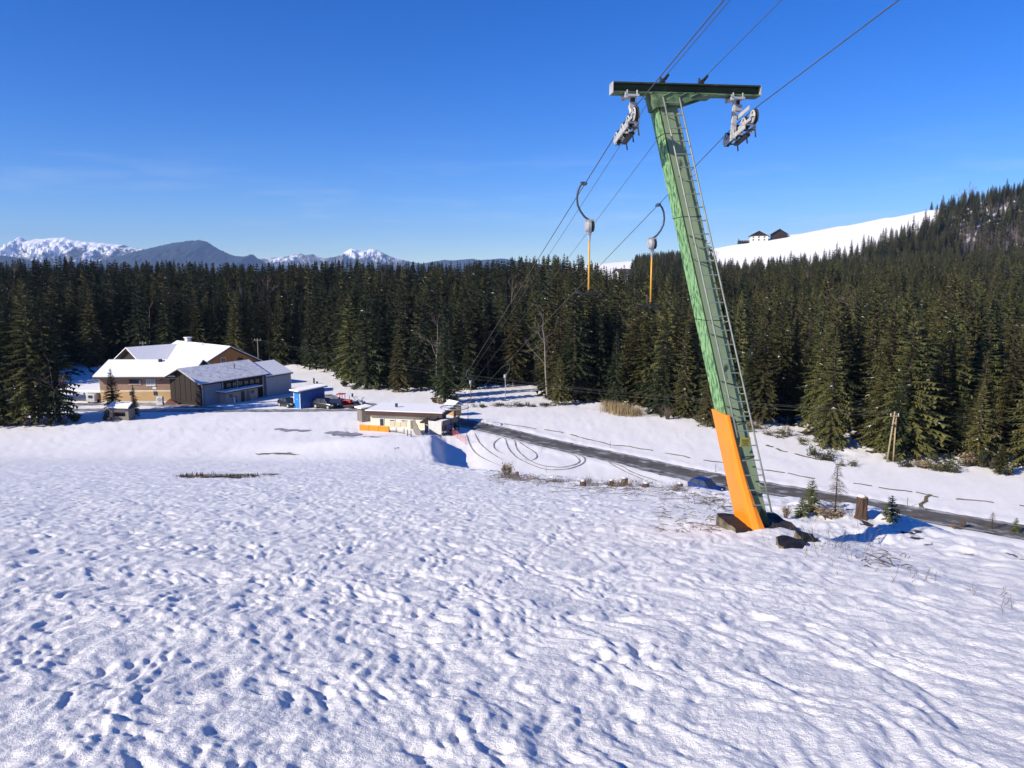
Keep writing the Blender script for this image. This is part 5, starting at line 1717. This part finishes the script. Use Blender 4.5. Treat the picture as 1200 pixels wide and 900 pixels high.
# red net beside the shaded hollow
NP_ = [(521.5, 503.5), (528, 508.5), (536, 514), (546, 521)]
t = thing('safety_net', 'sagging red safety net along the hollow right of the station', 'net', gp(*NP_[0]), 0)
o = t.location
np3 = [gp(*p) - o for p in NP_]
for p in np3:
    b = MB(); b.tube([p - UPZ * .3, p + UPZ * 1.0], .03, 6); b.build('post', M['net_red'], t)
b = MB()
for a_, c_ in zip(np3[:-1], np3[1:]):
    for k in range(7):
        z = .12 + k * .13
        b.tube([a_ + UPZ * z, a_.lerp(c_, .5) + UPZ * (z - .12), c_ + UPZ * z], .010, 3, 0, False)
    for k in range(8):
        q = a_.lerp(c_, k / 8)
        b.tube([q + UPZ * .05, q + UPZ * .85], .008, 3, 0, False)
tag(b.build('netting', M['net_red'], t), None, None, None, 'stuff')
# ---------------------------------------------------------------- vehicles in the yard and on the track
def car(px, py, yaw, paint, label, ln=4.1, wd=1.72, ht=1.45, hatch=True, pos=None, scale=1.0):
    p = pos or gp(px, py)
    t = thing('parked_car', label, 'car', (p.x, p.y, p.z + .04), yaw)
    t.scale = (scale,) * 3
    k = ln / 4.1
    # stations along the car: y, half width, sill, belt
    st = [(-2.05, .66, .38, .62), (-1.95, .78, .26, .72), (-1.3, .85, .20, .80), (-.4, .86, .18, .86), (.6, .86, .18, .90), (1.5, .85, .20, .94), (1.93, .80, .28, .92), (2.05, .70, .42, .80)]
    b = MB(); n = 8
    for y, w, z0, z1 in st:
        w = w * wd / 1.72
        for x, z in ((-w * .92, z0), (w * .92, z0), (w, z0 + .15), (w, (z0 + z1) / 2 + .05), (w * .93, z1), (-w * .93, z1), (-w, (z0 + z1) / 2 + .05), (-w, z0 + .15)):
            b.v.append((x, y * k, z))
    for i in range(len(st) - 1):
        for j in range(n):
            a_, c_ = i * n + j, i * n + (j + 1) % n
            b.f.append((a_, c_, c_ + n, a_ + n)); b.m.append(0)
    b.f.append(tuple(n - 1 - j for j in range(n))); b.m.append(0)
    b.f.append(tuple((len(st) - 1) * n + j for j in range(n))); b.m.append(0)
    body = b.build('body', M[paint], t, smooth=True, bevel=.02)
    # glasshouse and roof
    rear = 1.85 if hatch else 1.25
    g = [(-1.0, .74, .84), (-.30, .62, ht - .05), (rear - .55, .62, ht - .05), (rear, .72, .93)]
    b = MB()
    lo = [(-.75, -1.05 * k, .83), (.75, -1.05 * k, .83), (.75, rear * k, .90), (-.75, rear * k, .90)]
    up = [(-.60, -.32 * k, ht - .06), (.60, -.32 * k, ht - .06), (.60, (rear - .5) * k, ht - .06), (-.60, (rear - .5) * k, ht - .06)]
    b.hexa(lo + up)
    gl = b.build('windows', M['glass'], t)
    b = MB()
    b.hexa([(-.62, -.36 * k, ht - .07), (.62, -.36 * k, ht - .07), (.62, (rear - .44) * k, ht - .07), (-.62, (rear - .44) * k, ht - .07),
            (-.56, -.22 * k, ht), (.56, -.22 * k, ht), (.56, (rear - .58) * k, ht - .01), (-.56, (rear - .58) * k, ht - .01)])
    for s in (-1, 1):
        for (y0, z0), (y1, z1) in (((-1.06, .82), (-.33, ht - .05)), ((.35, .86), (.35, ht - .06)), ((rear + .01, .89), (rear - .48, ht - .05))):
            b.tube([(s * .755, y0 * k, z0), (s * .612, y1 * k, z1)], .035, 5)
    b.build('roof', M[paint], t)
    for s in (-1, 1):
        for y in (-1.25, 1.28):
            w = MB(); w.tube([(s * .66, y * k, .30), (s * .87, y * k, .30)], .31, 18)
            wo = w.build('wheel', M['rubber'], t)
            w = MB(); w.tube([(s * .871, y * k, .30), (s * .882, y * k, .30)], .19, 14); w.build('rim', M['steel_light'], wo)
        b = MB(); b.box((s * .58, -2.0 * k, .60), (.26, .14, .15)); b.build('headlight', M['lamp'], t, bevel=.02)
        b = MB(); b.box((s * .66, 1.99 * k, .76), (.18, .12, .22)); b.build('tail_light', M['lamp_red'], t, bevel=.02)
        b = MB(); b.box((s * .88, -.72 * k, .92), (.14, .10, .12)); b.build('mirror', M[paint], t, bevel=.02)
    b = MB(); b.box((0, -2.06 * k, .40), (1.2, .06, .16)); b.build('bumper', M['black'], t)
    b = MB(); b.box((0, 2.065 * k, .60), (.5, .02, .12)); b.build('number_plate', M['frame_white'], t)
    return t
car(826, 573, R(38), 'car_blue', 'blue car parked below the slope left of the orange pylon padding', ln=3.7, ht=1.45, pos=ray_flat(826, 577, -20.0), scale=.84)
car(381.5, 478.3, R(62), 'car_black', 'black car parked beside the blue shed', ln=3.9, ht=1.5)
car(2, 486, R(80), 'car_blue', 'dark blue car half cut off at the left edge behind the spruce clump', ln=4.0)
car(338, 476.5, R(50), 'car_black', 'dark car mostly hidden behind the left end of the blue shed', ln=3.6, ht=1.35)

q = gp(394, 478)
t = thing('box_trailer', 'dark blue box trailer standing between the black car and the red tractor', 'trailer', q, R(8))
b = MB(); b.span(-.85, .85, -.6, .9, .35, 1.25); b.build('body', M['trailer_blue'], t, bevel=.04)
for s in (-1, 1):
    b = MB(); b.tube([(s * .75, .1, .28), (s * .95, .1, .28)], .28, 14); b.build('wheel', M['rubber'], t)
b = MB(); b.tube([(0, -.6, .4), (0, -1.3, .42)], .05, 6); b.build('drawbar', M['black'], t)

q = gp(403.5, 476)
t = thing('red_tractor', 'small red tractor with open cab frame parked behind the lift station', 'tractor', q, R(75))
b = MB(); b.span(-.38, .38, -1.25, .1, .55, 1.05); b.build('bonnet', M['red_paint'], t, bevel=.06)
b = MB(); b.span(-.55, .55, .1, .9, .45, .85); b.build('platform', M['red_paint'], t, bevel=.03)
b = MB()
for x in (-.5, .5):
    for y in (.08, .95):
        b.tube([(x, y, .8), (x * .92, y, 1.85)], .045, 6)
b.build('cab_frame', M['red_paint'], t)
b = MB(); b.span(-.6, .6, -.05, 1.1, 1.85, 1.95); b.build('cab_roof', M['red_paint'], t, bevel=.03)
b = MB(); b.span(-.25, .25, .45, .8, .85, 1.0); b.span(-.25, .25, .75, .85, 1.0, 1.4); b.build('seat', M['black'], t, bevel=.03)
b = MB(); b.tube([(.22, -.8, 1.0), (.22, -.8, 1.6)], .04, 6); b.build('exhaust', M['black'], t)
for s in (-1, 1):
    b = MB(); b.tube([(s * .5, .62, .5), (s * .8, .62, .5)], .52, 18); w = b.build('wheel', M['rubber'], t)
    b = MB(); b.tube([(s * .801, .62, .5), (s * .815, .62, .5)], .28, 14); b.build('rim', M['red_paint'], w)
    b = MB(); b.tube([(s * .4, -.95, .32), (s * .62, -.95, .32)], .33, 16); b.build('wheel', M['rubber'], t)
q = gp(411, 478)
t = thing('flat_trailer', 'low dark red flat trailer beside the red tractor', 'trailer', q, R(-12))
b = MB(); b.span(-1.25, 1.25, -.55, .55, .30, .42); b.build('bed', M['tarp_red'], t)
for x in (-1.2, 1.2):
    b = MB(); b.span(x - .03, x + .03, -.55, .55, .42, .7); b.build('end_board', M['tarp_red'], t)
for s in (-1, 1):
    b = MB(); b.tube([(.2, s * .5, .22), (.2, s * .66, .22)], .24, 14); b.build('wheel', M['rubber'], t)
q = gp(421.5, 474.5)
t = thing('snow_blower', 'small grey snow blower with two wheels behind the station', 'machine', q, R(60))
b = MB(); b.span(-.35, .35, -.45, .35, .25, .75); b.build('engine', M['sheet_grey'], t, bevel=.06)
b = MB(); b.tube([(-.45, -.6, .3), (.45, -.6, .3)], .28, 14); b.build('auger', M['steel_light'], t)
b = MB(); b.tube([(0, -.45, .7), (0, -.5, 1.1), (.15, -.8, 1.25)], .10, 10); b.build('chute', M['sheet_grey'], t)
b = MB(); b.tube([(-.3, .3, .7), (-.32, 1.0, 1.1), (.32, 1.0, 1.1), (.3, .3, .7)], .03, 6); b.build('handle', M['black'], t)
for s in (-1, 1):
    b = MB(); b.tube([(s * .36, .15, .26), (s * .50, .15, .26)], .28, 14); b.build('wheel', M['rubber'], t)

# posts and stakes standing in the snow
def stake(px, py, top, r, label, mt='frame_dark', name='stake', group=None):
    p = gp(px, py)
    h = at(px, top, p.y).z - p.z
    b = MB(); b.tube([(0, 0, -.3), (0, 0, h * .9), (0, 0, h)], [r, r, r * .8], 8)
    o = b.build(name, M[mt], None, loc=p)
    return tag(o, label, 'stake', group)
stake(368, 449.5, 443, .17, 'thick dark post standing in the snowfield behind the blue shed')
stake(371.5, 449.5, 447, .22, 'short dark stub right beside the thick post behind the blue shed')
stake(413, 465, 461, .16, 'short dark post in the snow behind the red tractor')
stake(548.5, 495, 470, .035, 'thin tall pole beside the wooden cabin', 'wood_grey', 'pole')
stake(715, 525, 517, .03, 'thin stake in the snowfield across the road from the tyre loops', 'wood_grey')
stake(838.5, 553, 543.5, .03, 'thin stake by the furrow just left of the pylon padding', 'wood_grey')
stake(566, 497, 491.5, .03, 'thin stake at the roadside right of the cabin', 'wood_grey')
stake(640, 554, 546, .02, 'thin twig like stake on the slope brow under the tyre loops', 'wood_grey')
stake(1063, 595, 583, .03, 'thin stake in the snow behind the yellowish young spruce', 'wood_grey')

# ---------------------------------------------------------------- poles and power wires
def pole(px, py, top, label, double=False, Y=None, mt='pale_bark', r=.12, name='utility_pole'):
    p = gp(px, py) if Y is None else Vector((at(px, py, Y).x, Y, gzf(at(px, py, Y).x, Y)))
    topz = at(px, top, p.y).z - p.z
    t = thing(name, label, 'pole', p, 0)
    if double:
        MB().tube([(-.36, 0, -.4), (.12, 0, topz)], [r, r * .8], 10).build('leg', M[mt], t, smooth=True)
        MB().tube([(.40, .1, -.4), (.34, .1, topz * .93)], [r, r * .8], 10).build('leg', M[mt], t, smooth=True)
        b = MB(); b.span(-.1, .42, -.14, .2, topz * .72, topz * .72 + .10); b.build('brace', M['frame_dark'], t)
        b = MB(); b.span(-.35, .6, -.1, .0, topz * .9, topz * .9 + .08); b.build('crosspiece', M[mt], t)
    else:
        MB().tube([(0, 0, -.4), (0, 0, topz)], [r, r * .75], 10).build('shaft', M[mt], t, smooth=True)
        b = MB(); b.span(-.8, .8, -.06, .06, topz - .45, topz - .33); b.build('crosspiece', M[mt], t)
    for x in ((-.28, .1, .52) if double else (-.6, 0, .6)):
        b = MB(); b.tube([(x, 0, topz * .9 + .1 if double else topz - .32), (x, 0, (topz * .9 + .32) if double else topz - .1)], .045, 6); b.build('insulator', M['frame_white'], t)
    return p + Vector((0, 0, topz))
M['pole_wood'] = mat('pole_wood', (0.40, 0.31, 0.17), (0.30, 0.23, 0.125), 5.0, 0.85, stretch=(1, 1, .3))
tA = pole(1043, 541.5, 482, 'pale wooden double pole at the right forest edge', True, None, 'pole_wood', .095)
tB = pole(303, 424, 396.5, 'slim wooden power pole behind the right end of the farm', False, 160)
tC = pole(169, 424, 400, 'wooden power pole behind the left end of the large farmhouse roof', False, 163)
for k, dz in enumerate((0, -.25, -.7)):
    off = Vector((0, .6 * (k - 1), dz))
    tag(MB().tube(sagged(tB + off, tA + off, 1.9, 40), .010, 4).build('power_wire', M['rope']), ['upper', 'middle', 'lower'][k] + ' power wire crossing before the forest from the farm to the double pole', 'wire', 'power wires before the forest')
tag(MB().tube(sagged(tC, tB, .5, 12), .010, 4).build('power_wire', M['rope']), 'power wire between the two poles behind the farm roofs', 'wire')
tag(MB().tube(sagged(tA, tA + Vector((60, -14, 1)), 1.2, 16), .010, 4).build('power_wire', M['rope']), 'power wire leaving the double pole to the right', 'wire')

# ---------------------------------------------------------------- stumps, young trees and twigs near the pylon
def stump(px, py, top, wpx, label, seed, snow=True):
    p = gp(px, py)
    h = at(px, top, p.y).z - p.z
    r = wpx / 2 / FPX * p.y
    rg = random.Random(seed)
    t = thing('tree_stump', label, 'stump', p, rg.uniform(0, 3))
    n = 22
    b = MB()
    ring = []
    for z, f in ((-.25, 1.45), (.0, 1.28), (.12, 1.08), (.4, .98), (.75, .95), (.97, .95), (1.0, .90)):
        ring.append([(math.cos(2 * math.pi * k / n) * r * f * (1 + .10 * math.sin(k * 2.3 + seed) + rg.uniform(-.05, .05)), math.sin(2 * math.pi * k / n) * r * f * (1 + .1 * math.sin(k * 1.7) + rg.uniform(-.05, .05)), max(z, -1) * h) for k in range(n)])
    b.v = [v for rr_ in ring for v in rr_]
    for i in range(len(ring) - 1):
        for k in range(n):
            a_, c_ = i * n + k, i * n + (k + 1) % n
            b.f.append((a_, c_, c_ + n, a_ + n)); b.m.append(0)
    b.build('bark', M['stump_bark'], t)
    b = MB(); b.tube([(0, 0, h - .02), (0, 0, h + .004)], r * .86, n); b.build('cut_face', M['cut_wood'], t)
    if snow:
        b = MB(); b.tube([(r * .12, r * .2, h + .005), (r * .12, r * .2, h + .03), (r * .1, r * .2, h + .05)], [r * .72, r * .66, r * .4], 14); b.build('snow_cap', M['snow_bit'], t, smooth=True)
    return t
stump(1009, 607, 582.5, 13.5, 'tall brown tree stump among the young spruces right of the pylon', 4)
stump(732, 568, 560.5, 8, 'small square looking stump on the slope brow left of the blue car', 5)
stump(717, 568, 563, 6, 'low broken stump just left of the small square stump', 6)
stump(757, 570, 566.5, 8, 'flat dark stump on the brow right of the small square stump', 7)
stump(683, 569, 564, 7, 'dark low stump in the brushwood in the middle of the brow', 8)
stump(797, 570, 567, 7, 'flat dark stump on the brow nearest the blue car', 9)
stump(606, 557, 553, 4, 'tiny dark stump right of the dry tuft on the brow', 10, False)
rk = rough_block(Vector((0, 0, 0)), .46, .42, .34, 11, 6, .10).build('rock', [M['concrete_dark'], M['concrete_tan']], None, loc=gp(927, 641) + Vector((0, 0, -.24)))
tag(rk, 'dark rock half under snow just right of the pylon footing', 'rock')
rk = rough_block(Vector((0, 0, 0)), .30, .25, .22, 15, 5, .06).build('rock', [M['concrete_dark'], M['concrete_tan']], None, loc=gp(945, 634) + Vector((0, 0, -.12)))
tag(rk, 'small dark rock behind the dark rock right of the pylon', 'rock')

YT = [spruce_meshes(300, 16, .30, .02, 15, 8, 5, 1.5, needles='needles_young', snow=.02), spruce_meshes(301, 16, .36, .01, 12, 9, 5, 1.7, needles='needles_young', snow=.02)]
def dead_conifer(seed):
    rg = random.Random(seed)
    tr, cr = MB(), MB()
    tr.tube([(0, 0, -.8), (.1, 0, 8), (0, 0, 16)], [.26, .17, .04], 6)
    for i in range(24):
        z = 16 * (.16 + .82 * i / 24)
        q_ = 1 - i / 24
        for k in range(6):
            a_ = rg.uniform(0, 6.28); l = 4.4 * (q_ ** .7) * rg.uniform(.5, 1.1) + .3
            d = Vector((math.cos(a_), math.sin(a_), 0))
            p1 = Vector((0, 0, z)); p2 = p1 + d * l * .55 + Vector((0, 0, .10 * l)); p3 = p1 + d * l - Vector((0, 0, .22 * l))
            cr.tube([p1, p2, p3], [.055, .04, .014], 3, 0, False)
            for j in range(6):
                s_ = p1.lerp(p2, rg.uniform(.4, 1)) if j < 2 else p2.lerp(p3, rg.random())
                e_ = s_ + Vector((rg.uniform(-.6, .6), rg.uniform(-.6, .6), -rg.uniform(.2, .9))) * (.3 + .18 * l)
                cr.tube([s_, e_], [.024, .009], 3, 0, False)
    return tr.mesh('trunk', M['bark']), cr.mesh('crown', [M['twig'], M['twig']])
DEAD = dead_conifer(5)
def young(px, py, top, pair, label, wide=1.0, name='young_spruce', cat='young tree', rz=None):
    p = gp(px, py); h = at(px, top, p.y).z - p.z
    t = thing(name, label, cat, p, px % 6 if rz is None else rz)
    t.scale = (h / 16 * wide, h / 16 * wide, h / 16)
    link(bpy.data.objects.new('trunk', pair[0]), t); link(bpy.data.objects.new('crown', pair[1]), t)
    return t
young(950, 600, 561, YT[0], 'dark green young spruce just right of the pylon ladder', 1.35)
young(939, 605, 584, YT[1], 'low yellowish green young spruce in front of the dark green one', 1.5)
young(978, 604, 541, DEAD, 'thin leafless dead conifer between the young spruce and the tall stump', 1.0, 'dead_conifer', 'dead tree')
young(1044, 609, 580, YT[1], 'yellowish young spruce to the right of the tall brown stump', 1.25)
young(1162, 621, 600, DEAD, 'small bare conifer beyond the brow near the right edge', 1.5, 'dead_conifer', 'dead tree')
young(1190, 624, 606, YT[0], 'small thin young spruce at the right edge of the photo', 1.2)
bush(1128, 619, .50, .85, 2, 'dry brown bush on the brow beside the right roadside', None, 'dry_bush', 'bush')
bush(1118, 619, .45, .3, 3, 'low golden grass tuft under the dry brown bush', None, 'grass_tuft', 'grass')
bush(972, 606, .55, .26, 3, 'brown grass tuft at the foot of the thin dead conifer', None, 'grass_tuft', 'grass')
bush(921, 607, .16, .34, 3, 'small rust brown tuft right of the pylon foot', None, 'grass_tuft', 'grass')
bush(594, 557, .50, .75, 3, 'tall dry tuft at the left end of the slope brow', None, 'dry_bush', 'bush')
for i in range(20):
    px = rb.uniform(566, 800)
    bush(px, np.interp(px, [566, 700, 800], [556, 566, 573]) + rb.uniform(-1, 4), rb.uniform(.35, .9), rb.uniform(.15, .5), rb.choice([6, 7, 6]), 'low bare brushwood on the slope brow below the tyre loops', 'brushwood along the slope brow', 'brushwood', 'brushwood')
# loose twigs and stems poking out of the snow
tw = MB()
def twig(px, py, h, forks=2):
    p = gp(px, py) - UPZ * .02
    d = Vector((rb.uniform(-.5, .5), rb.uniform(-.4, .4), 1)).normalized()
    e = p + d * h
    tw.tube([p, p.lerp(e, .5) + Vector((rb.uniform(-.04, .04), 0, 0)), e], [.004, .003, .0015], 3, 0, False)
    for k in range(forks):
        s = p.lerp(e, rb.uniform(.3, .9))
        tw.tube([s, s + Vector((rb.uniform(-.6, .6), rb.uniform(-.5, .5), rb.uniform(.2, .8))) * h * .4], [.004, .002], 3, 0, False)
def lying(px, py, l):
    p = gp(px, py) + UPZ * .015
    a_ = rb.uniform(0, 3.14)
    e = p + Vector((math.cos(a_) * l, math.sin(a_) * l, 0)); e.z = gzf(e.x, e.y) + rb.uniform(.0, .06)
    tw.tube([p, p.lerp(e, .5) + UPZ * .02, e], [.009, .008, .004], 3, 0, False)
for k in range(34):
    twig(990 + rb.gauss(0, 26), 640 + rb.gauss(0, 7), rb.uniform(.10, .42))
for k in range(36):
    px = rb.uniform(905, 1200); py = 628 + (px - 905) * .30 + rb.gauss(0, 9)
    twig(px, py, rb.uniform(.05, .24), 1)
for k in range(22):
    lying(1035 + rb.gauss(0, 14), 658 + rb.gauss(0, 5), rb.uniform(.08, .35))
for k in range(150):
    px = rb.uniform(770, 850); py = 585 + rb.uniform(-8, 40)
    lying(px, py, rb.uniform(.05, .4)) if rb.random() < .6 else twig(px, py, rb.uniform(.04, .18), 1)
for k in range(420):
    px = rb.uniform(570, 850); py = np.interp(px, [570, 700, 800, 850], [556, 565, 573, 590]) + abs(rb.gauss(0, 7))
    lying(px, py, rb.uniform(.1, .8)) if rb.random() < .65 else twig(px, py, rb.uniform(.08, .4), 2)
for k in range(40):
    twig(rb.uniform(895, 960), rb.uniform(604, 640), rb.uniform(.06, .25), 1)
for k in range(260):
    p = gp(rb.uniform(215, 300), 558.5 + rb.gauss(0, .9)) - UPZ * .02 if k % 4 == 0 else p + Vector((rb.uniform(-.5, .5), rb.uniform(-.4, .4), 0))
    q_ = Vector((p.x, p.y, gzf(p.x, p.y))); h_ = rb.uniform(.08, .26); w_ = Vector((rb.uniform(-.05, .05), .03, 0))
    tw.add([q_ - w_, q_ + w_, q_ + Vector((rb.uniform(-.12, .12), rb.uniform(-.1, .1), h_))], [(0, 1, 2)])
tag(tw.build('twigs', M['twig']), 'loose twigs and dry stems sticking out of the snow along the brow', 'twigs', None, 'stuff')

# ---------------------------------------------------------------- houses on the far hill
def far_house(px, py, Y, w, d, h, rise, rz, wall, label, name='hill_house', split=None, wall2=None, win=True):
    p = at(px, py, Y); p.z = gzf(p.x, p.y)
    t = thing(name, label, 'house', p, rz)
    gable(t, w, d, h, rise, 1.4, 1.5, wall, 'tile_dark', 0.0, base=-4, split=split, wall2=wall2)
    if win:
        for y in (-d * .3, 0, d * .3):
            for z in ((h * .25, h * .75) if h > 4 else (h * .5,)):
                window(t, -w / 2 - (.04 if split else 0), y, z, 1.3, 1.4, '-x', 'frame_dark', 'glass', False)
    return t
def crest_y(px):
    d = at(px, 280, 1.0).x
    Ys = np.linspace(640, 960, 160)
    return float(Ys[np.argmax(gz(d * Ys, Ys) / Ys)])
HY = crest_y(889)
far_house(889, 280, HY - 6, 14, 17, 5.2, 4.6, R(74), 'plaster_white', 'white farmhouse with dark timber gable and dark roof on the snowy hilltop skyline', split=4.9, wall2='wood_dark')
far_house(912.5, 277, crest_y(912) - 4, 12, 14, 3.6, 4.4, R(78), 'wood_dark', 'dark wooden barn on the skyline to the right of the white hilltop farmhouse', 'hill_barn', win=False)
far_house(873, 281, HY - 5, 8, 6, 1.6, 1.2, R(10), 'wood_dark', 'low dark shed on the skyline left of the white hilltop farmhouse', 'hill_shed', win=False)
far_house(731, 306, 476, 9, 7, 3.0, 2.0, R(20), 'plaster_white', 'small white house among trees on the knoll behind the left hauling rope', 'knoll_house')
far_house(697, 314, 462, 8, 7, 3.2, 2.0, R(70), 'wood_dark', 'small dark house on the left of the snowy knoll', 'knoll_house')
for i, (px, Y) in enumerate([(1098, 762), (1106, 764), (1116, 766), (1124, 768), (1145, 772), (1155, 772), (1162, 772), (1091, 760), (867, HY - 2)]):
    p = at(px, 250, Y); p.z = gzf(p.x, p.y)
    plant(0, 'spruce_tree', 'small dark spruce on the hilltop skyline above the meadow', 'spruce', 'small spruces on the hilltop skyline', (i * 5) % 11, p.x, p.y, p.z, 5 + (i * 37) % 5, i * 1.3, 1.6)

# ---------------------------------------------------------------- far mountains
def mountains(name, prof, Y, depth, material, rough, seed, nx=220, ny=40, base=-30.0):
    px = np.array([p[0] for p in prof], float); py = np.array([p[1] for p in prof], float)
    xs = np.linspace(px[0], px[-1], nx)
    yy = np.interp(xs, px, py)
    rz_ = np.array([at(a_, c_, Y).z for a_, c_ in zip(xs, yy)])
    X0 = np.array([at(a_, c_, Y).x for a_, c_ in zip(xs, yy)])
    tt = np.linspace(-1, 1, ny)
    X, T_ = np.meshgrid(X0, tt)
    Yg = Y + T_ * depth
    rg_ = np.broadcast_to(rz_, X.shape)
    sh = (1 - np.abs(T_)) ** 1.15
    s = Y * .012
    nz = np.abs(fbm(X / s, Yg / s, 5, seed)) - .35 + .6 * np.abs(vnoise(X / (s * 2.2), Yg / (s * 4), seed + 9))
    Z = base + (rg_ - base) * sh
    Z = Z - (rg_ - base) * rough * nz * np.clip(1 - sh, 0, 1) ** .35 * (sh > 0) * np.minimum(1, np.abs(T_) * 6)
    Z = Z + (rg_ - base) * .018 * fbm(X / (s * .35), X * 0 + 3.3, 3, seed + 4) * (sh > .9)
    ii = np.arange(nx * ny).reshape(ny, nx)
    q_ = np.stack([ii[:-1, :-1], ii[:-1, 1:], ii[1:, 1:], ii[1:, :-1]], -1).reshape(-1, 4)
    return np_mesh(name, np.stack([X.ravel(), Yg.ravel(), Z.ravel()], -1), q_, material, 'structure', True)

def mountain_mat(name, low, high, sc, thr, z0, z1):
    m = mat(name, low)
    N, L = m.node_tree.nodes, m.node_tree.links
    b_ = N['Principled BSDF']
    g = N.new('ShaderNodeNewGeometry'); sp = N.new('ShaderNodeSeparateXYZ'); L.new(g.outputs['Position'], sp.inputs[0])
    mz = N.new('ShaderNodeMapRange'); mz.inputs[1].default_value, mz.inputs[2].default_value = z0, z1
    mz.inputs[3].default_value, mz.inputs[4].default_value = -.35, .35
    L.new(sp.outputs[2], mz.inputs[0])
    n_ = N.new('ShaderNodeTexNoise'); n_.inputs['Scale'].default_value = sc; n_.inputs['Detail'].default_value = 8; n_.inputs['Roughness'].default_value = .65
    mp = N.new('ShaderNodeMapping'); mp.inputs['Scale'].default_value = (1, .35, 1.6); L.new(g.outputs['Position'], mp.inputs[0]); L.new(mp.outputs[0], n_.inputs['Vector'])
    ad_ = N.new('ShaderNodeMath'); ad_.operation = 'ADD'; L.new(n_.outputs[0], ad_.inputs[0]); L.new(mz.outputs[0], ad_.inputs[1])
    r_ = N.new('ShaderNodeMapRange'); r_.inputs[1].default_value, r_.inputs[2].default_value = thr, thr + .09; L.new(ad_.outputs[0], r_.inputs[0])
    x_ = N.new('ShaderNodeMix'); x_.data_type = 'RGBA'; L.new(r_.outputs[0], x_.inputs[0])
    x_.inputs[6].default_value = (*low, 1); x_.inputs[7].default_value = (*high, 1)
    L.new(x_.outputs[2], b_.inputs['Base Color'])
    b_.inputs['Roughness'].default_value = .9
    return m
MS1 = mountain_mat('mountain_snow', (0.10, 0.10, 0.105), (0.88, 0.88, 0.90), .0045, .38, -100, 700)
MS2 = mountain_mat('mountain_forest', (0.016, 0.029, 0.038), (0.55, 0.56, 0.58), .0045, .62, -200, 900)  # bluish tint of the distant haze mixed into the forest's base colour
MS3 = mountain_mat('mountain_far_snow', (0.11, 0.115, 0.12), (0.85, 0.86, 0.88), .0036, .40, -100, 600)
mountains('snowy_mountains', [(-300, 306), (-150, 292), (-60, 297), (0, 292), (10, 291), (16, 286), (22, 277.5), (27, 279), (31, 282.5), (40, 279.8), (52, 279.4), (62, 278.2), (76, 278), (86, 281), (100, 283), (120, 284.5), (144, 286.5), (152, 289), (166, 291), (200, 297), (260, 303), (330, 309)], 10000, 1000, MS1, .75, 501, 420, 90)
mountains('forested_mountain', [(90, 312), (120, 305), (140, 299.5), (160, 294), (180, 289), (200, 284.5), (220, 281.5), (232, 280.6), (238, 281), (244, 284), (256, 291.5), (268, 297), (276, 299.5), (286, 300), (291, 299.5), (294, 297.5), (296, 298), (299, 304), (310, 309), (330, 314)], 8600, 1250, MS2, .22, 521, 260, 44)
mountains('dark_foothill', [(-200, 300), (-60, 294), (0, 298), (18, 301), (40, 306), (70, 312)], 6500, 900, MS2, .2, 531, 120, 24)
mountains('far_white_mountains', [(270, 309), (300, 304), (312, 302), (325, 301), (333, 300.5), (340, 299), (346, 297), (352, 296), (357, 298.5), (366, 297.5), (375, 301.5), (392, 304), (420, 309)], 10300, 860, MS3, .7, 541, 220, 60)
mountains('far_peaks', [(355, 310), (376, 303), (388, 301), (395, 300), (401, 297), (406, 293.5), (412, 290.4), (417, 291.5), (423, 295), (428, 293.5), (434, 291), (441, 292), (447, 295), (455, 299), (463, 302), (475, 305), (500, 310)], 10100, 870, MS3, .75, 551, 260, 60)
mountains('low_far_ridge', [(480, 311), (505, 306.5), (520, 303.8), (528, 304.5), (545, 303.3), (554, 302.3), (562, 304), (575, 303.4), (588, 302), (600, 304), (620, 308), (660, 312)], 9800, 1000, MS2, .2, 561, 160, 30)
p = at(236, 280.8, 8600)
b = MB(); b.tube([(0, 0, -30), (0, 0, 8), (0, 0, 42)], [5, 4, 2], 6); o = b.build('transmission_mast', M['frame_white'], None, loc=(p.x, p.y, p.z))
tag(o, 'tiny transmission mast on the summit of the dark blue mountain', 'mast')

# ---------------------------------------------------------------- haze: the far mountains fade to blue
hm = bpy.data.materials.new('haze_air')
hm.use_nodes = True
hn = hm.node_tree.nodes
for n_ in list(hn):
    if n_.type != 'OUTPUT_MATERIAL':
        hn.remove(n_)
pv = hn.new('ShaderNodeVolumePrincipled')
pv.inputs['Color'].default_value = (0.40, 0.61, 1.0, 1)
pv.inputs['Density'].default_value = 0.000054
pv.inputs['Anisotropy'].default_value = 0.0
hm.node_tree.links.new(pv.outputs[0], hn['Material Output'].inputs['Volume'])
b = MB(); b.span(-11500, 11500, -11500, 11500, -33, 640)
tag(b.build('haze', hm), None, None, None, 'stuff')
